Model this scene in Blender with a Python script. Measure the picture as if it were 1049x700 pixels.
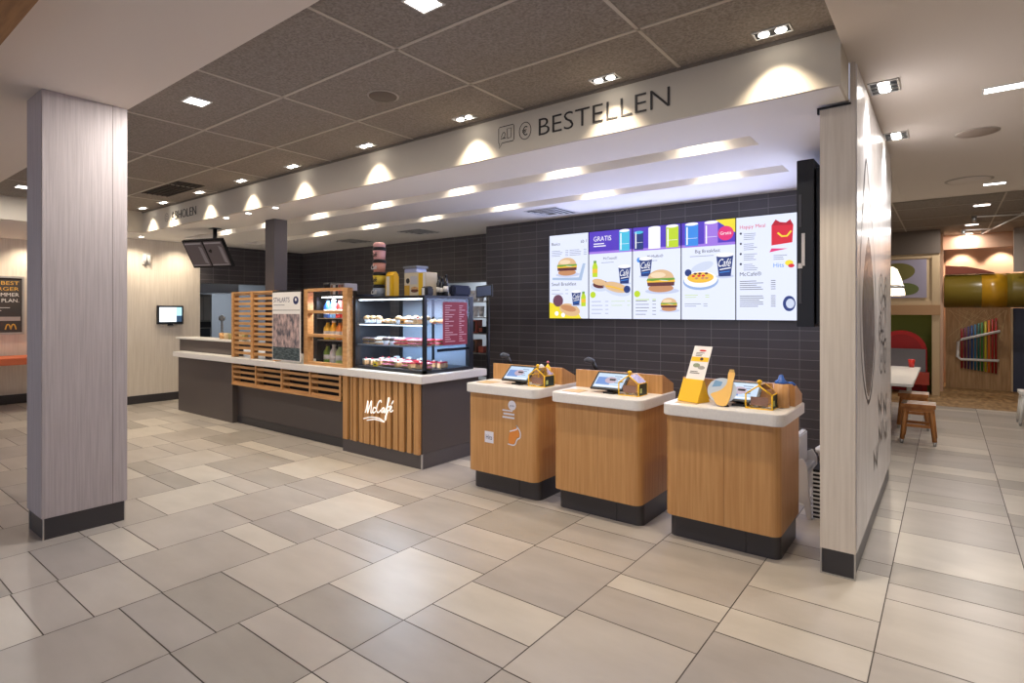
import bpy, bmesh, math, random
from mathutils import Vector, Matrix
random.seed(7)
PI = math.pi
S = bpy.context.scene
C = S.collection
for o in list(bpy.data.objects): bpy.data.objects.remove(o)

# ------------------------------------------------------------ camera, world, exposure
cam_d = bpy.data.cameras.new('camera'); cam = bpy.data.objects.new('camera', cam_d); C.objects.link(cam)
cam.location = (0, 0, 1.6); cam.rotation_euler = (PI/2, 0, math.radians(37.5))
cam_d.sensor_fit = 'HORIZONTAL'; cam_d.sensor_width = 36; cam_d.lens = 580/1049*36
cam_d.shift_y = -(350-319)/1049; cam_d.clip_start = .05; cam_d.clip_end = 100
S.camera = cam
w = bpy.data.worlds.new('daylight'); S.world = w; w.use_nodes = True
w.node_tree.nodes['Background'].inputs[0].default_value = (.74, .79, 1.0, 1)
w.node_tree.nodes['Background'].inputs[1].default_value = .62
S.view_settings.view_transform = 'Standard'; S.view_settings.look = 'None'
S.view_settings.gamma = 1; S.view_settings.use_curve_mapping = False
S.view_settings.exposure = 0.38

def light(kind, name, loc, energy, color, rot=(0,0,0), size=.1, angle=60, blend=.6, size_y=None, parent=None):
    d = bpy.data.lights.new(name, kind); d.energy = energy; d.color = color
    if kind == 'SPOT': d.spot_size = math.radians(angle); d.spot_blend = blend; d.shadow_soft_size = size
    elif kind == 'AREA':
        d.size = size
        if size_y: d.shape = 'RECTANGLE'; d.size_y = size_y
    else: d.shadow_soft_size = size
    o = bpy.data.objects.new(name, d); C.objects.link(o)
    o.location = loc if parent is None else Vector(loc) - parent.location
    o.rotation_euler = rot
    if parent is not None: o.parent = parent
    return o
WARM = (1.0, .86, .67); NEUT = (1.0, .95, .90)

# ------------------------------------------------------------ materials
def lin(c):
    return tuple((x/255/12.92 if x/255 <= .04045 else ((x/255+.055)/1.055)**2.4) for x in c)
_m = {}
def mat(name, rgb, rough=.5, metal=0, emit=0, spec=.5, coat=0):
    if name in _m: return _m[name]
    m = bpy.data.materials.new(name); m.use_nodes = True
    b = m.node_tree.nodes['Principled BSDF']; c = lin(rgb) + (1,)
    b.inputs['Base Color'].default_value = c; b.inputs['Roughness'].default_value = rough
    b.inputs['Metallic'].default_value = metal; b.inputs['Specular IOR Level'].default_value = spec
    b.inputs['Coat Weight'].default_value = coat
    if emit:
        b.inputs['Emission Color'].default_value = c; b.inputs['Emission Strength'].default_value = emit
    _m[name] = m; return m
def nodes(m): return m.node_tree.nodes, m.node_tree.links, m.node_tree.nodes['Principled BSDF']
def texco(N, L, scale):
    t = N.new('ShaderNodeTexCoord'); mp = N.new('ShaderNodeMapping'); mp.inputs['Scale'].default_value = scale
    g = N.new('ShaderNodeNewGeometry'); L.new(g.outputs['Position'], mp.inputs['Vector']); return mp
def noisy(name, a, b, scale=(1,1,1), nscale=5, detail=4, rough=.5, bump=0, lo=.35, hi=.65, spec=.5, metal=0):
    """mixes two colours of the thing itself by a stretched noise (grain, specks)"""
    m = mat(name, a, rough, metal, spec=spec); N, L, P = nodes(m)
    mp = texco(N, L, scale); n = N.new('ShaderNodeTexNoise'); n.inputs['Scale'].default_value = nscale
    n.inputs['Detail'].default_value = detail; L.new(mp.outputs[0], n.inputs['Vector'])
    r = N.new('ShaderNodeValToRGB'); r.color_ramp.elements[0].position = lo; r.color_ramp.elements[1].position = hi
    r.color_ramp.elements[0].color = lin(a)+(1,); r.color_ramp.elements[1].color = lin(b)+(1,)
    L.new(n.outputs['Fac'], r.inputs[0]); L.new(r.outputs[0], P.inputs['Base Color'])
    if bump:
        bp = N.new('ShaderNodeBump'); bp.inputs['Strength'].default_value = bump; bp.inputs['Distance'].default_value = .01
        L.new(n.outputs['Fac'], bp.inputs['Height']); L.new(bp.outputs[0], P.inputs['Normal'])
    return m
def brick(name, horiz):
    m = mat(name, (62,60,64), .32); N, L, P = nodes(m)
    g = N.new('ShaderNodeNewGeometry'); sp = N.new('ShaderNodeSeparateXYZ'); cb = N.new('ShaderNodeCombineXYZ')
    L.new(g.outputs['Position'], sp.inputs[0]); L.new(sp.outputs[horiz], cb.inputs[0]); L.new(sp.outputs[2], cb.inputs[1])
    b = N.new('ShaderNodeTexBrick'); b.offset = 0; b.squash = 1
    b.inputs['Scale'].default_value = 1; b.inputs['Brick Width'].default_value = .30; b.inputs['Row Height'].default_value = .10
    b.inputs['Mortar Size'].default_value = .0028; b.inputs['Mortar Smooth'].default_value = .1; b.inputs['Bias'].default_value = 0
    b.inputs['Color1'].default_value = lin((74,70,72))+(1,); b.inputs['Color2'].default_value = lin((84,80,82))+(1,)
    b.inputs['Mortar'].default_value = lin((128,124,124))+(1,)
    L.new(cb.outputs[0], b.inputs['Vector']); L.new(b.outputs['Color'], P.inputs['Base Color'])
    return m
def glass(name, tint=(1,1,1), gloss=.10):
    m = bpy.data.materials.new(name); m.use_nodes = True; N = m.node_tree.nodes; L = m.node_tree.links; N.clear()
    o = N.new('ShaderNodeOutputMaterial'); t = N.new('ShaderNodeBsdfTransparent'); g = N.new('ShaderNodeBsdfGlossy')
    t.inputs[0].default_value = tint+(1,); g.inputs['Roughness'].default_value = .03
    lw = N.new('ShaderNodeLayerWeight'); pw = N.new('ShaderNodeMath'); pw.operation = 'POWER'; pw.inputs[1].default_value = 4
    f = N.new('ShaderNodeMath'); f.operation = 'MULTIPLY_ADD'; f.inputs[1].default_value = .5; f.inputs[2].default_value = .03
    L.new(lw.outputs['Facing'], pw.inputs[0]); L.new(pw.outputs[0], f.inputs[0]); mx = N.new('ShaderNodeMixShader')
    L.new(f.outputs[0], mx.inputs[0]); L.new(t.outputs[0], mx.inputs[1]); L.new(g.outputs[0], mx.inputs[2]); L.new(mx.outputs[0], o.inputs[0])
    return m
OAK = noisy('oak_veneer', (188,136,80), (203,153,96), (18,18,.7), 3, 5, .42)
OAKH = noisy('oak_slat_wood', (184,134,82), (206,156,102), (1.2,14,14), 3, 5, .45)
PALE = noisy('pale_wood_laminate', (216,204,188), (228,217,202), (22,22,.8), 3, 5, .5, .08)
LAV = noisy('grey_wood_laminate', (172,162,160), (186,176,174), (22,22,.8), 3, 5, .5, .12)
BRX = brick('dark_tile_x', 0); BRY = brick('dark_tile_y', 1)
PLAST = mat('white_plaster', (226,215,204), .8)
FASC = mat('fascia_paint', (200,190,174), .75)
UNDER = mat('under_ceiling_paint', (240,235,228), .7)
CTILE = noisy('ceiling_tile', (124,115,107), (158,149,140), (1,1,1), 70, 3, .95, .15, .3, .7)
TBAR = mat('ceiling_tbar', (190,180,168), .6)
ANTH = mat('anthracite_laminate', (84,76,73), .42)
ANTH2 = mat('anthracite_plinth', (58,55,57), .35)
BLACK = mat('black_plastic', (20,20,23), .35)
BLKM = mat('black_metal', (28,28,31), .4, .3)
STEEL = mat('brushed_steel', (176,176,176), .3, .9)
TRIMM = mat('aluminium_trim', (190,186,180), .35, .6)
WTOP = noisy('white_worktop', (228,224,218), (233,229,223), (1,1,1), 60, 2, .3)
WHITE = mat('white_plastic', (226,224,220), .4)
GLASS = glass('clear_glass'); GLASSB = glass('blue_glass', (.86,.93,1))
YEL = mat('yellow_card', (240,190,20), .5); RED = mat('red_plastic', (200,40,34), .4)
BLUE = mat('blue_plastic', (40,90,170), .4); NAVY = mat('navy_print', (36,42,92), .6)
PINK = mat('pink_icing', (226,130,140), .5); PRED = mat('red_icing', (190,36,52), .45)
BUN = noisy('baked_dough', (196,140,84), (226,182,128), (1,1,1), 40, 2, .6)
CHOC = mat('chocolate', (72,44,34), .4); CREAM = mat('cream_icing', (236,222,204), .5)
PAPER = mat('white_paper', (232,228,224), .7); INK = mat('dark_ink', (44,38,36), .6)
GREEN = mat('olive_green_paint', (116,128,38), .6); ORANGE = mat('orange_upholstery', (216,112,70), .6)
def emis(name, rgb, s): return mat(name, rgb, .5, emit=s)
LAMP = emis('lamp_glow', (255,250,240), 14); PANEL = emis('panel_glow', (255,252,248), 6)

# ------------------------------------------------------------ mesh builder
class MB:
    def __init__(s, m=None): s.bm = bmesh.new(); s.mats = []; s.cur = m; s.smooth = False
    def _mi(s, m):
        m = m or s.cur
        if m not in s.mats: s.mats.append(m)
        return s.mats.index(m)
    def _merge(s, bm2, m, M=None, smooth=False):
        if M is not None: bm2.transform(M)
        i = s._mi(m); vm = {}
        for v in bm2.verts: vm[v] = s.bm.verts.new(v.co)
        for f in bm2.faces:
            try: nf = s.bm.faces.new([vm[v] for v in f.verts])
            except ValueError: continue
            nf.material_index = i; nf.smooth = smooth
        bm2.free(); return s
    def box(s, x0, x1, y0, y1, z0, z1, m=None, bev=0, M=None):
        b = bmesh.new(); bmesh.ops.create_cube(b, size=1)
        b.transform(Matrix.Translation(((x0+x1)/2,(y0+y1)/2,(z0+z1)/2)) @ Matrix.Diagonal((abs(x1-x0),abs(y1-y0),abs(z1-z0),1)))
        if bev: bmesh.ops.bevel(b, geom=b.edges[:], offset=bev, segments=2, affect='EDGES')
        return s._merge(b, m, M)
    def prism(s, pts, d, m=None, M=None, bev=0, smooth=False):
        """polygon pts in local xy, extruded to z=d, placed with M"""
        b = bmesh.new(); vs = [b.verts.new((p[0],p[1],0)) for p in pts]; f = b.faces.new(vs)
        if d:
            r = bmesh.ops.extrude_face_region(b, geom=[f]); bmesh.ops.translate(b, verts=[v for v in r['geom'] if isinstance(v, bmesh.types.BMVert)], vec=(0,0,d))
            bmesh.ops.recalc_face_normals(b, faces=b.faces)
        if bev: bmesh.ops.bevel(b, geom=b.edges[:], offset=bev, segments=2, affect='EDGES')
        return s._merge(b, m, M, smooth)
    def lathe(s, prof, c=(0,0,0), seg=20, m=None, M=None, smooth=True):
        b = bmesh.new(); rings = []
        for r, z in prof:
            rings.append([b.verts.new((c[0]+r*math.cos(2*PI*k/seg), c[1]+r*math.sin(2*PI*k/seg), c[2]+z)) for k in range(seg)] if r > 1e-5 else [b.verts.new((c[0],c[1],c[2]+z))])
        for A, B in zip(rings, rings[1:]):
            for k in range(seg):
                a = [A[k % len(A)], A[(k+1) % len(A)], B[(k+1) % len(B)], B[k % len(B)]]
                u = []
                for v in a:
                    if v not in u: u.append(v)
                if len(u) > 2: b.faces.new(u)
        if len(rings[0]) > 1: b.faces.new(rings[0][::-1])
        if len(rings[-1]) > 1: b.faces.new(rings[-1])
        bmesh.ops.recalc_face_normals(b, faces=b.faces)
        return s._merge(b, m, M, smooth)
    def tube(s, pts, r, m=None, seg=8, M=None):
        pts = [Vector(p) for p in pts]; b = bmesh.new(); rings = []
        rr = r if isinstance(r, (list, tuple)) else [r]*len(pts)
        for i, p in enumerate(pts):
            t = (pts[min(i+1, len(pts)-1)] - pts[max(i-1, 0)]).normalized()
            u = t.cross(Vector((0,0,1)) if abs(t.z) < .95 else Vector((1,0,0))).normalized(); v = t.cross(u)
            rings.append([b.verts.new(p + rr[i]*(u*math.cos(2*PI*k/seg) + v*math.sin(2*PI*k/seg))) for k in range(seg)])
        for A, B in zip(rings, rings[1:]):
            for k in range(seg): b.faces.new((A[k], A[(k+1)%seg], B[(k+1)%seg], B[k]))
        b.faces.new(rings[0][::-1]); b.faces.new(rings[-1]); bmesh.ops.recalc_face_normals(b, faces=b.faces)
        return s._merge(b, m, M, True)
    def stroke(s, pts, wd, d=.0, m=None, M=None):
        """a flat ribbon along a 2-D polyline (handwriting, outlines)"""
        P = [Vector((p[0], p[1])) for p in pts]; n = len(P); Lf = []; Rt = []
        for i, p in enumerate(P):
            t = P[min(i+1,n-1)] - P[max(i-1,0)]; t = t.normalized() if t.length > 1e-9 else Vector((1,0)); q = Vector((-t.y, t.x))*wd/2
            Lf.append(p+q); Rt.append(p-q)
        b = bmesh.new()
        for zz in ([0, d] if d else [0]):
            a = [b.verts.new((p.x,p.y,zz)) for p in Lf]; c = [b.verts.new((p.x,p.y,zz)) for p in Rt]
            for i in range(n-1): b.faces.new((a[i],c[i],c[i+1],a[i+1]))
        return s._merge(b, m, M)
    def ell(s, cx, cy, rx, ry, m=None, M=None, seg=28, a0=0, a1=2*PI, rot=0):
        full = abs(a1-a0-2*PI) < 1e-6; pts = []
        for k in range(seg if full else seg+1):
            a = a0+(a1-a0)*k/seg; x, y = rx*math.cos(a), ry*math.sin(a)
            pts.append((cx+x*math.cos(rot)-y*math.sin(rot), cy+x*math.sin(rot)+y*math.cos(rot)))
        return s.prism(pts, 0, m, M)
    def text(s, t, x0, x1, y0, y1=None, m=None, M=None, ext=0, shear=0, thin=0):
        """lettering fitted between x0 and x1 with its baseline at y0 (and its height to y1)"""
        cu = bpy.data.curves.new('lettering', 'FONT'); cu.body = t; cu.extrude = 0; cu.shear = shear; cu.offset = -thin; cu.resolution_u = 3
        ob = bpy.data.objects.new('lettering', cu); C.objects.link(ob); dg = bpy.context.evaluated_depsgraph_get()
        me = bpy.data.meshes.new_from_object(ob.evaluated_get(dg)); bpy.data.objects.remove(ob); bpy.data.curves.remove(cu)
        b = bmesh.new(); b.from_mesh(me); bpy.data.meshes.remove(me)
        xs = [v.co.x for v in b.verts]; sx = (x1-x0)/(max(xs)-min(xs))
        ymax = max(v.co.y for v in b.verts); sy = (y1-y0)/ymax if y1 is not None else sx
        for v in b.verts: v.co = Vector(((v.co.x-min(xs))*sx+x0, v.co.y*sy+y0, 0))
        if ext:
            r = bmesh.ops.extrude_face_region(b, geom=b.faces[:]); bmesh.ops.translate(b, verts=[v for v in r['geom'] if isinstance(v, bmesh.types.BMVert)], vec=(0,0,ext))
        return s._merge(b, m, M)
    def build(s, name, parent=None, origin=None, smooth=False):
        me = bpy.data.meshes.new(name)
        root = parent
        while root is not None and root.parent is not None: root = root.parent
        vs = [v.co for v in s.bm.verts]
        if root is not None: off = root.matrix_basis.translation.copy()
        elif origin is not None: off = Vector(origin)
        else: off = Vector(((min(v.x for v in vs)+max(v.x for v in vs))/2, (min(v.y for v in vs)+max(v.y for v in vs))/2, min(v.z for v in vs)))
        bmesh.ops.translate(s.bm, verts=s.bm.verts, vec=-off); s.bm.to_mesh(me); s.bm.free()
        for m in s.mats: me.materials.append(m)
        o = bpy.data.objects.new(name, me); C.objects.link(o)
        if parent is not None: o.parent = parent
        else: o.location = off
        return o
def tag(o, label=None, cat=None, group=None, kind=None):
    if label: o['label'] = label
    if cat: o['category'] = cat
    if group: o['group'] = group
    if kind: o['kind'] = kind
    return o
def struct(o): o['kind'] = 'structure'; return o
def thing(name, loc, label, cat, group=None):
    o = bpy.data.objects.new(name, None); C.objects.link(o); o.location = loc; o.empty_display_size = .1
    return tag(o, label, cat, group)
def dup(root, loc, rotz=None, label=None, group=None):
    r = root.copy(); C.objects.link(r); r.location = loc
    if rotz is not None: r.rotation_euler.z = rotz
    if label: r['label'] = label
    if group: r['group'] = group
    for ch in list(root.children):
        c = ch.copy(); C.objects.link(c); c.parent = r
        for g in list(ch.children):
            d = g.copy(); C.objects.link(d); d.parent = c
    return r
def frame(o, u, v):
    """matrix with origin o, local x along u, local y along v"""
    u = Vector(u).normalized(); v = Vector(v).normalized(); n = u.cross(v)
    return Matrix(((u.x,v.x,n.x,o[0]),(u.y,v.y,n.y,o[1]),(u.z,v.z,n.z,o[2]),(0,0,0,1)))
def spline(pts, n=8, closed=False):
    P = [Vector((p[0],p[1])) for p in pts]; N = len(P); out = []
    for i in range(N if closed else N-1):
        g = lambda k: P[k % N] if closed else P[max(0, min(N-1, k))]
        a, b, c, d = g(i-1), g(i), g(i+1), g(i+2)
        for k in range(n):
            t = k/n; out.append(tuple(.5*((2*b)+(c-a)*t+(2*a-5*b+4*c-d)*t*t+(3*b-a-3*c+d)*t**3)))
    if not closed: out.append(tuple(P[-1]))
    return out

# ------------------------------------------------------------ the room shell
def floor_tiles():
    tones = [(182,173,162),(171,162,152),(193,184,171),(160,152,142),(178,169,159),(167,159,151)]
    ms = [noisy('floor_tile_%s' % n, tuple(x-5 for x in t), tuple(min(255,x+6) for x in t), (1,2.5,1), 2.2, 6, .34, 0, .3, .7)
          for n, t in zip(('warm_beige','stone','light_sand','grey_stone','beige','taupe'), tones)]
    grout = mat('floor_grout', (96,88,82), .8)
    b = MB(grout); b.box(-14, 4.6, -4, 16.4, -.1, -.004)
    known = {-1:[2.5,3.143,3.77,4.0,4.34,4.98], 0:[2.22,2.86,3.14,3.46,4.08,4.28], 1:[1.98,2.62,2.95,3.14,3.78,3.98], 2:[1.985,2.19,2.517,3.154,3.36,3.68],
             3:[1.66,1.983,2.63,2.85,3.17], 4:[.48,1.13,1.34,1.67,2.31,2.52,2.85], 5:[.15,.81,1.02,1.344,1.985,2.19,2.51], 6:[1.03,1.35,1.57,2.22]}
    rnd = random.Random(11)
    for k in range(-8, 22):
        x1 = -.27-.6533*k; x0 = x1-.6533
        if x1 < -13.9 or x0 > 4.5: continue
        L = list(known.get(k, [1.344+.32*(5-k) % 1.175]))
        seq = [.64,.21,.325] if k % 3 else [.64,.325,.21]
        i = 0
        while L[-1] < 12: L.append(L[-1]+seq[i % 3]); i += 1
        i = 0
        while L[0] > -3.6: L.insert(0, L[0]-seq[::-1][i % 3]); i += 1
        last = None
        for a, c in zip(L, L[1:]):
            c2 = min(c, 12.0)
            if c2-a < .02: continue
            m = rnd.choice([q for q in ms if q is not last]); last = m; g = .003
            b.prism([(x0+g,a+g),(x1-g,a+g),(x1-g,c2-g),(x0+g,c2-g)], 0, m)
    b.box(-3.5, 4.6, 12.0, 16.2, -.004, .0, noisy('play_floor_wood', (120,88,52), (176,142,96), (3,1,1), 4, 5, .5))
    struct(b.build('floor', origin=(0,0,0)))
floor_tiles()

def walls():
    b = MB(PALE); b.box(-11.3, -11.1, 3.35, 4.86, 0, 2.87); b.box(-12.9, -11.1, 3.25, 3.35, 0, 2.87); b.box(-12.95, -12.8, -4, 3.35, 0, 3.3)
    struct(b.build('wall_left'))
    b = MB(BRY); b.box(-11.3, -11.1, 4.86, 7.1, 2.13, 2.87); b.box(-11.3, -11.1, 6.6, 7.1, 0, 2.13); b.box(-11.3, -11.1, 4.86, 6.6, 0, .95)
    struct(b.build('wall_left_tiled'))
    b = MB(BRX); b.box(-11.1, -5.41, 7.0, 7.15, 2.08, 2.87); b.box(-11.1, -7.2, 7.0, 7.15, 0, 2.08); b.box(-7.2, -5.41, 7.0, 7.15, 0, .9)
    struct(b.build('wall_back_tiled'))
    b = MB(BRX); b.box(-5.41, -.6, 6.424, 7.15, 0, 2.87); struct(b.build('wall_back_screen'))
    # room behind the openings
    kb = mat('kitchen_wall_blue', (136,140,146), .5)
    b = MB(kb); b.box(-14.2, -14.1, 4.3, 9.2, 0, 2.6); b.box(-14.2, -5.3, 9.1, 9.2, 0, 2.6); b.box(-14.2, -11.3, 4.3, 4.4, 0, 2.6); b.box(-5.4, -5.3, 7.15, 9.2, 0, 2.6)
    struct(b.build('wall_kitchen'))
    b = MB(mat('kitchen_ceiling_white', (220,224,226), .7)); b.box(-14.2, -11.3, 4.3, 9.2, 2.6, 2.7); b.box(-11.3, -5.3, 7.15, 9.2, 2.6, 2.7); struct(b.build('ceiling_kitchen'))
    # free standing partition
    b = MB(PALE); b.box(-.615, -.427, 3.90, 6.424, .155, 2.835); b.box(-.458, -.427, 3.90, 6.424, 2.835, 3.08); b.box(-.615, -.427, 6.424, 6.5, .155, 2.835)
    struct(b.build('wall_partition'))
    b = MB(ANTH2); b.box(-.605, -.437, 3.91, 6.49, 0, .155)
    for x in (-.614, -.434): b.box(x, x+.007, 3.90, 3.91, 0, .155, TRIMM)
    b.box(-.615, -.427, 3.899, 3.91, .0, .006, TRIMM); struct(b.build('baseboard_partition'))
    b = MB(BLKM); b.box(-.625, -.45, 3.885, 3.90, 2.832, 2.842); b.box(-.628, -.618, 3.885, 3.91, 2.805, 2.842); struct(b.build('trim_1'))
    b = MB(ANTH2); b.box(-11.1, -11.085, 3.36, 4.86, 0, .14); b.box(-12.8, -12.785, -4, 3.25, 0, .16); b.box(-12.8, -11.1, 3.235, 3.25, 0, .16); struct(b.build('baseboard_left'))
    # pillar in front
    PX0, PX1, PY0, PY1 = -5.36, -4.985, 1.13, 1.65
    b = MB(LAV); b.box(PX0, PX1, PY0, PY1, .15, 3.15, bev=.004)
    b.box(PX1-.001, PX1+.001, PY1-.097, PY1-.094, .15, 3.15, mat('pillar_seam', (120,112,108), .8)); struct(b.build('wall_pillar'))
    b = MB(ANTH2); b.box(PX0+.015, PX1-.012, PY0+.015, PY1-.015, 0, .15)
    for x, y in ((PX1-.018,PY0+.009),(PX0+.009,PY0+.009),(PX1-.018,PY1-.019)): b.box(x, x+.008, y, y+.008, 0, .15, TRIMM)
    struct(b.build('baseboard_pillar'))
    b = MB(mat('column_paint', (84,78,80), .5)); b.box(-7.43, -7.2, 4.11, 4.30, .953, 2.853); struct(b.build('wall_column'))
    b = MB(mat('side_wall_cream', (216,204,188), .8)); b.box(4.5, 4.6, -4, 16.4, 0, 3.2); struct(b.build('wall_right'))
walls()

def ceilings():
    zt = 3.18
    b = MB(CTILE); b.box(-10.15, -.46, 1.60, 3.60, zt, zt+.06)
    for k in range(9):
        x = -1.37-1.255*k
        if x > -10.15: b.box(x-.011, x+.011, 1.65, 3.57, zt-.004, zt, TBAR)
    for y in (2.28, 2.945): b.box(-10.15, -.46, y-.011, y+.011, zt-.004, zt, TBAR)
    b.box(-10.15, -.46, 3.56, 3.573, zt-.02, zt, mat('shadow_gap_trim', (120,110,98), .7)); struct(b.build('ceiling'))
    b = MB(PLAST); b.box(-10.15, -.46, -4, 1.655, 3.15, 3.24); struct(b.build('ceiling_front_soffit'))
    b = MB(PLAST); b.box(-.46, 4.6, -4, 9.3, 3.08, 3.24); struct(b.build('ceiling_right_soffit'))
    b = MB(PLAST); b.box(-3.1, -.461, 7.21, 9.3, 3.08, 3.24); struct(b.build('ceiling_behind_partition')); b = MB(PALE); b.box(-3.2, -3.1, 7.2, 13.6, 0, 3.2); struct(b.build('wall_behind_partition'))
    b = MB(noisy('wood_beam', (132,92,50), (160,116,68), (1,12,12), 3, 5, .5)); b.box(-12.8, -.5, .2, .74, 3.03, 3.15); struct(b.build('trim_2'))
    # lower ceiling over the counter with its two long light troughs; fascia in front
    zc = 2.853; b = MB(UNDER); s1, s2 = (4.245, 4.50), (5.26, 5.53); xe = -1.115; xl = -10.3
    b.box(-11.3, -.474, 3.60, s1[0], zc, zc+.05); b.box(-11.3, -.458, s1[1], s2[0], zc, zc+.05); b.box(-11.3, -.458, s2[1], 7.15, zc, zc+.05)
    for a, c in (s1, s2):
        b.box(xe, -.458, a, c, zc, zc+.05); b.box(-11.3, xl, a, c, zc, zc+.05)
        b.box(xl, xe, a-.02, a, zc+.05, 3.15); b.box(xl, xe, c, c+.02, zc+.05, 3.15); b.box(xl, xe, a-.02, c+.02, 3.15, 3.17)
        b.box(xe, xe+.02, a, c, zc+.05, 3.15); b.box(xl-.02, xl, a, c, zc+.05, 3.15)
    b.box(-12.95, -10.2, -4, 3.60, zc, zc+.05); b.box(-11.3, -.458, 7.15, 7.2, zc, 3.3); b.box(-.615, -.458, 6.5, 7.2, 2.9, 3.3)
    struct(b.build('ceiling_counter'))
    b = MB(FASC); b.box(-10.15, -.474, 3.573, 3.60, zc-.002, 3.24); b.box(-.474, -.461, 3.573, 3.90, zc-.002, 3.24); b.box(-10.2, -10.15, -4, 3.60, zc-.002, 3.24)
    struct(b.build('trim_3'))
    # further tiled ceiling over the play area
    b = MB(CTILE); b.box(-3, 4.6, 9.3, 14.6, 3.15, 3.22)
    for x in (-.62, .02+.6, 1.9): b.box(x-.01, x+.01, 9.3, 14.6, 3.145, 3.15, TBAR)
    for y in (10.5, 11.7, 12.9): b.box(-3, 4.6, y-.008, y+.008, 3.146, 3.15, TBAR)
    b.box(-.62, 4.6, 9.27, 9.3, 3.08, 3.2, PLAST); struct(b.build('ceiling_play_area'))
ceilings()

# ------------------------------------------------------------ lettering on the fascia
FM = frame((0, 3.571, 0), (1,0,0), (0,0,1))
b = MB(INK); b.text('BESTELLEN', -2.48, -1.438, 2.945, 3.075, M=FM, ext=.004, thin=.012)
tag(b.build('order_sign_lettering'), 'dark BESTELLEN lettering on the fascia above the order kiosks', 'sign')
b = MB(INK)
bub = [(-2.875,2.96),(-2.875,3.075),(-2.865,3.085),(-2.73,3.085),(-2.72,3.075),(-2.72,2.965),(-2.73,2.955),(-2.84,2.955),(-2.87,2.915),(-2.868,2.955),(-2.875,2.96)]
b.stroke(bub, .006, m=INK, M=FM @ Matrix.Translation((0,0,.002)))
b.stroke(spline([(-2.85,3.0),(-2.83,3.035),(-2.81,3.03),(-2.815,3.0),(-2.835,2.99)], 4), .006, M=FM @ Matrix.Translation((0,0,.002)))
b.stroke([(-2.855,2.99),(-2.80,2.99)], .006, M=FM @ Matrix.Translation((0,0,.002)))
b.stroke([(-2.785,2.985),(-2.79,3.06),(-2.745,3.06),(-2.75,2.985),(-2.785,2.985)], .006, M=FM @ Matrix.Translation((0,0,.002)))
tag(b.build('speech_bubble_icon'), 'small speech bubble icon with food and cup left of the BESTELLEN lettering', 'sign')
b = MB(INK); cc = (-2.61, 3.01)
b.stroke([(cc[0]+.056*math.cos(a*PI/14), cc[1]+.066*math.sin(a*PI/14)) for a in range(29)], .006, M=FM @ Matrix.Translation((0,0,.002)))
b.text('€', cc[0]-.028, cc[0]+.024, cc[1]-.036, cc[1]+.036, M=FM @ Matrix.Translation((0,0,.002)))
tag(b.build('euro_icon'), 'round euro icon between the speech bubble icon and the BESTELLEN lettering', 'sign')
b = MB(INK); b.text('ABHOLEN', -9.08, -8.27, 2.945, 3.065, M=FM, ext=.004, thin=.012)
tag(b.build('pickup_sign_lettering'), 'dark ABHOLEN lettering at the far left end of the fascia', 'sign')
b = MB(INK); b.stroke([(-9.24+.06*math.cos(a*PI/12), 3.0+.06*math.sin(a*PI/12)) for a in range(25)], .007, M=FM @ Matrix.Translation((0,0,.002)))
b.stroke([(-9.27,2.975),(-9.27,3.02),(-9.21,3.02),(-9.21,2.975),(-9.27,2.975)], .006, M=FM @ Matrix.Translation((0,0,.002)))
tag(b.build('pickup_icon'), 'small round pickup icon just left of the ABHOLEN lettering', 'sign')

# ------------------------------------------------------------ lamps
def twin_spot(loc, label, aim, energy, group='twin downlights along the fascia'):
    t = thing('twin_downlight', loc, label, 'ceiling light', group); x, y, z = loc
    f = MB(WHITE); f.box(x-.10, x+.10, y-.05, y-.042, z-.006, z+.0); f.box(x-.10, x+.10, y+.042, y+.05, z-.006, z); f.box(x-.10, x-.092, y-.042, y+.042, z-.006, z); f.box(x+.092, x+.10, y-.042, y+.042, z-.006, z)
    f.box(x-.092, x+.092, y-.042, y+.042, z-.002, z, BLACK); f.build('frame', t)
    for s in (-1, 1):
        q = MB(LAMP); q.lathe([(.030,-.006),(.026,-.010),(0,-.012)], (x+s*.045, y, z), 14); q.build('bulb', t)
    light('SPOT', 'spot', (x, y, z-.03), energy, WARM, (aim, 0, 0), .025, 96, 1, parent=t)
    return t
ZT = 3.18
for i, x in enumerate((-.78, -1.84, -3.12, -4.38, -5.64, -6.75, -7.85, -9.0, -9.75)):
    names = ['over the rightmost order kiosk','over the last letters of BESTELLEN','left of the speech bubble icon','fourth from the right end','fifth from the right end','sixth from the right end','right of the ABHOLEN lettering','above the ABHOLEN lettering','at the far left end of the fascia']
    twin_spot((x, 3.43, ZT-.001), 'twin spot downlight before the fascia, ' + names[i], math.radians(3), 58)
def panel_light(loc, sx, sy, label, energy, group=None, name='square_downlight', col=NEUT):
    t = thing(name, loc, label, 'ceiling light', group); x, y, z = loc
    f = MB(WHITE); f.box(x-sx/2, x+sx/2, y-sy/2, y-sy/2+.012, z-.006, z); f.box(x-sx/2, x+sx/2, y+sy/2-.012, y+sy/2, z-.006, z)
    f.box(x-sx/2, x-sx/2+.012, y-sy/2+.012, y+sy/2-.012, z-.006, z); f.box(x+sx/2-.012, x+sx/2, y-sy/2+.012, y+sy/2-.012, z-.006, z); f.build('frame', t)
    q = MB(PANEL); q.box(x-sx/2+.013, x+sx/2-.013, y-sy/2+.013, y+sy/2-.013, z-.004, z-.001); q.build('diffuser', t)
    light('AREA', 'lamp', (x, y, z-.01), energy*.7, col, (0,0,0), sx*.8, size_y=sy*.8, parent=t)
    return t
g1 = 'bright square downlights in the tiled ceiling'
panel_light((-4.475, 1.935, ZT), .16, .16, 'bright square downlight in the tiled ceiling right of the pale pillar', 34, g1)
panel_light((-9.3, 1.93, ZT), .20, .16, 'bright downlight seen left of the pale pillar', 24, g1)
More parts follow.
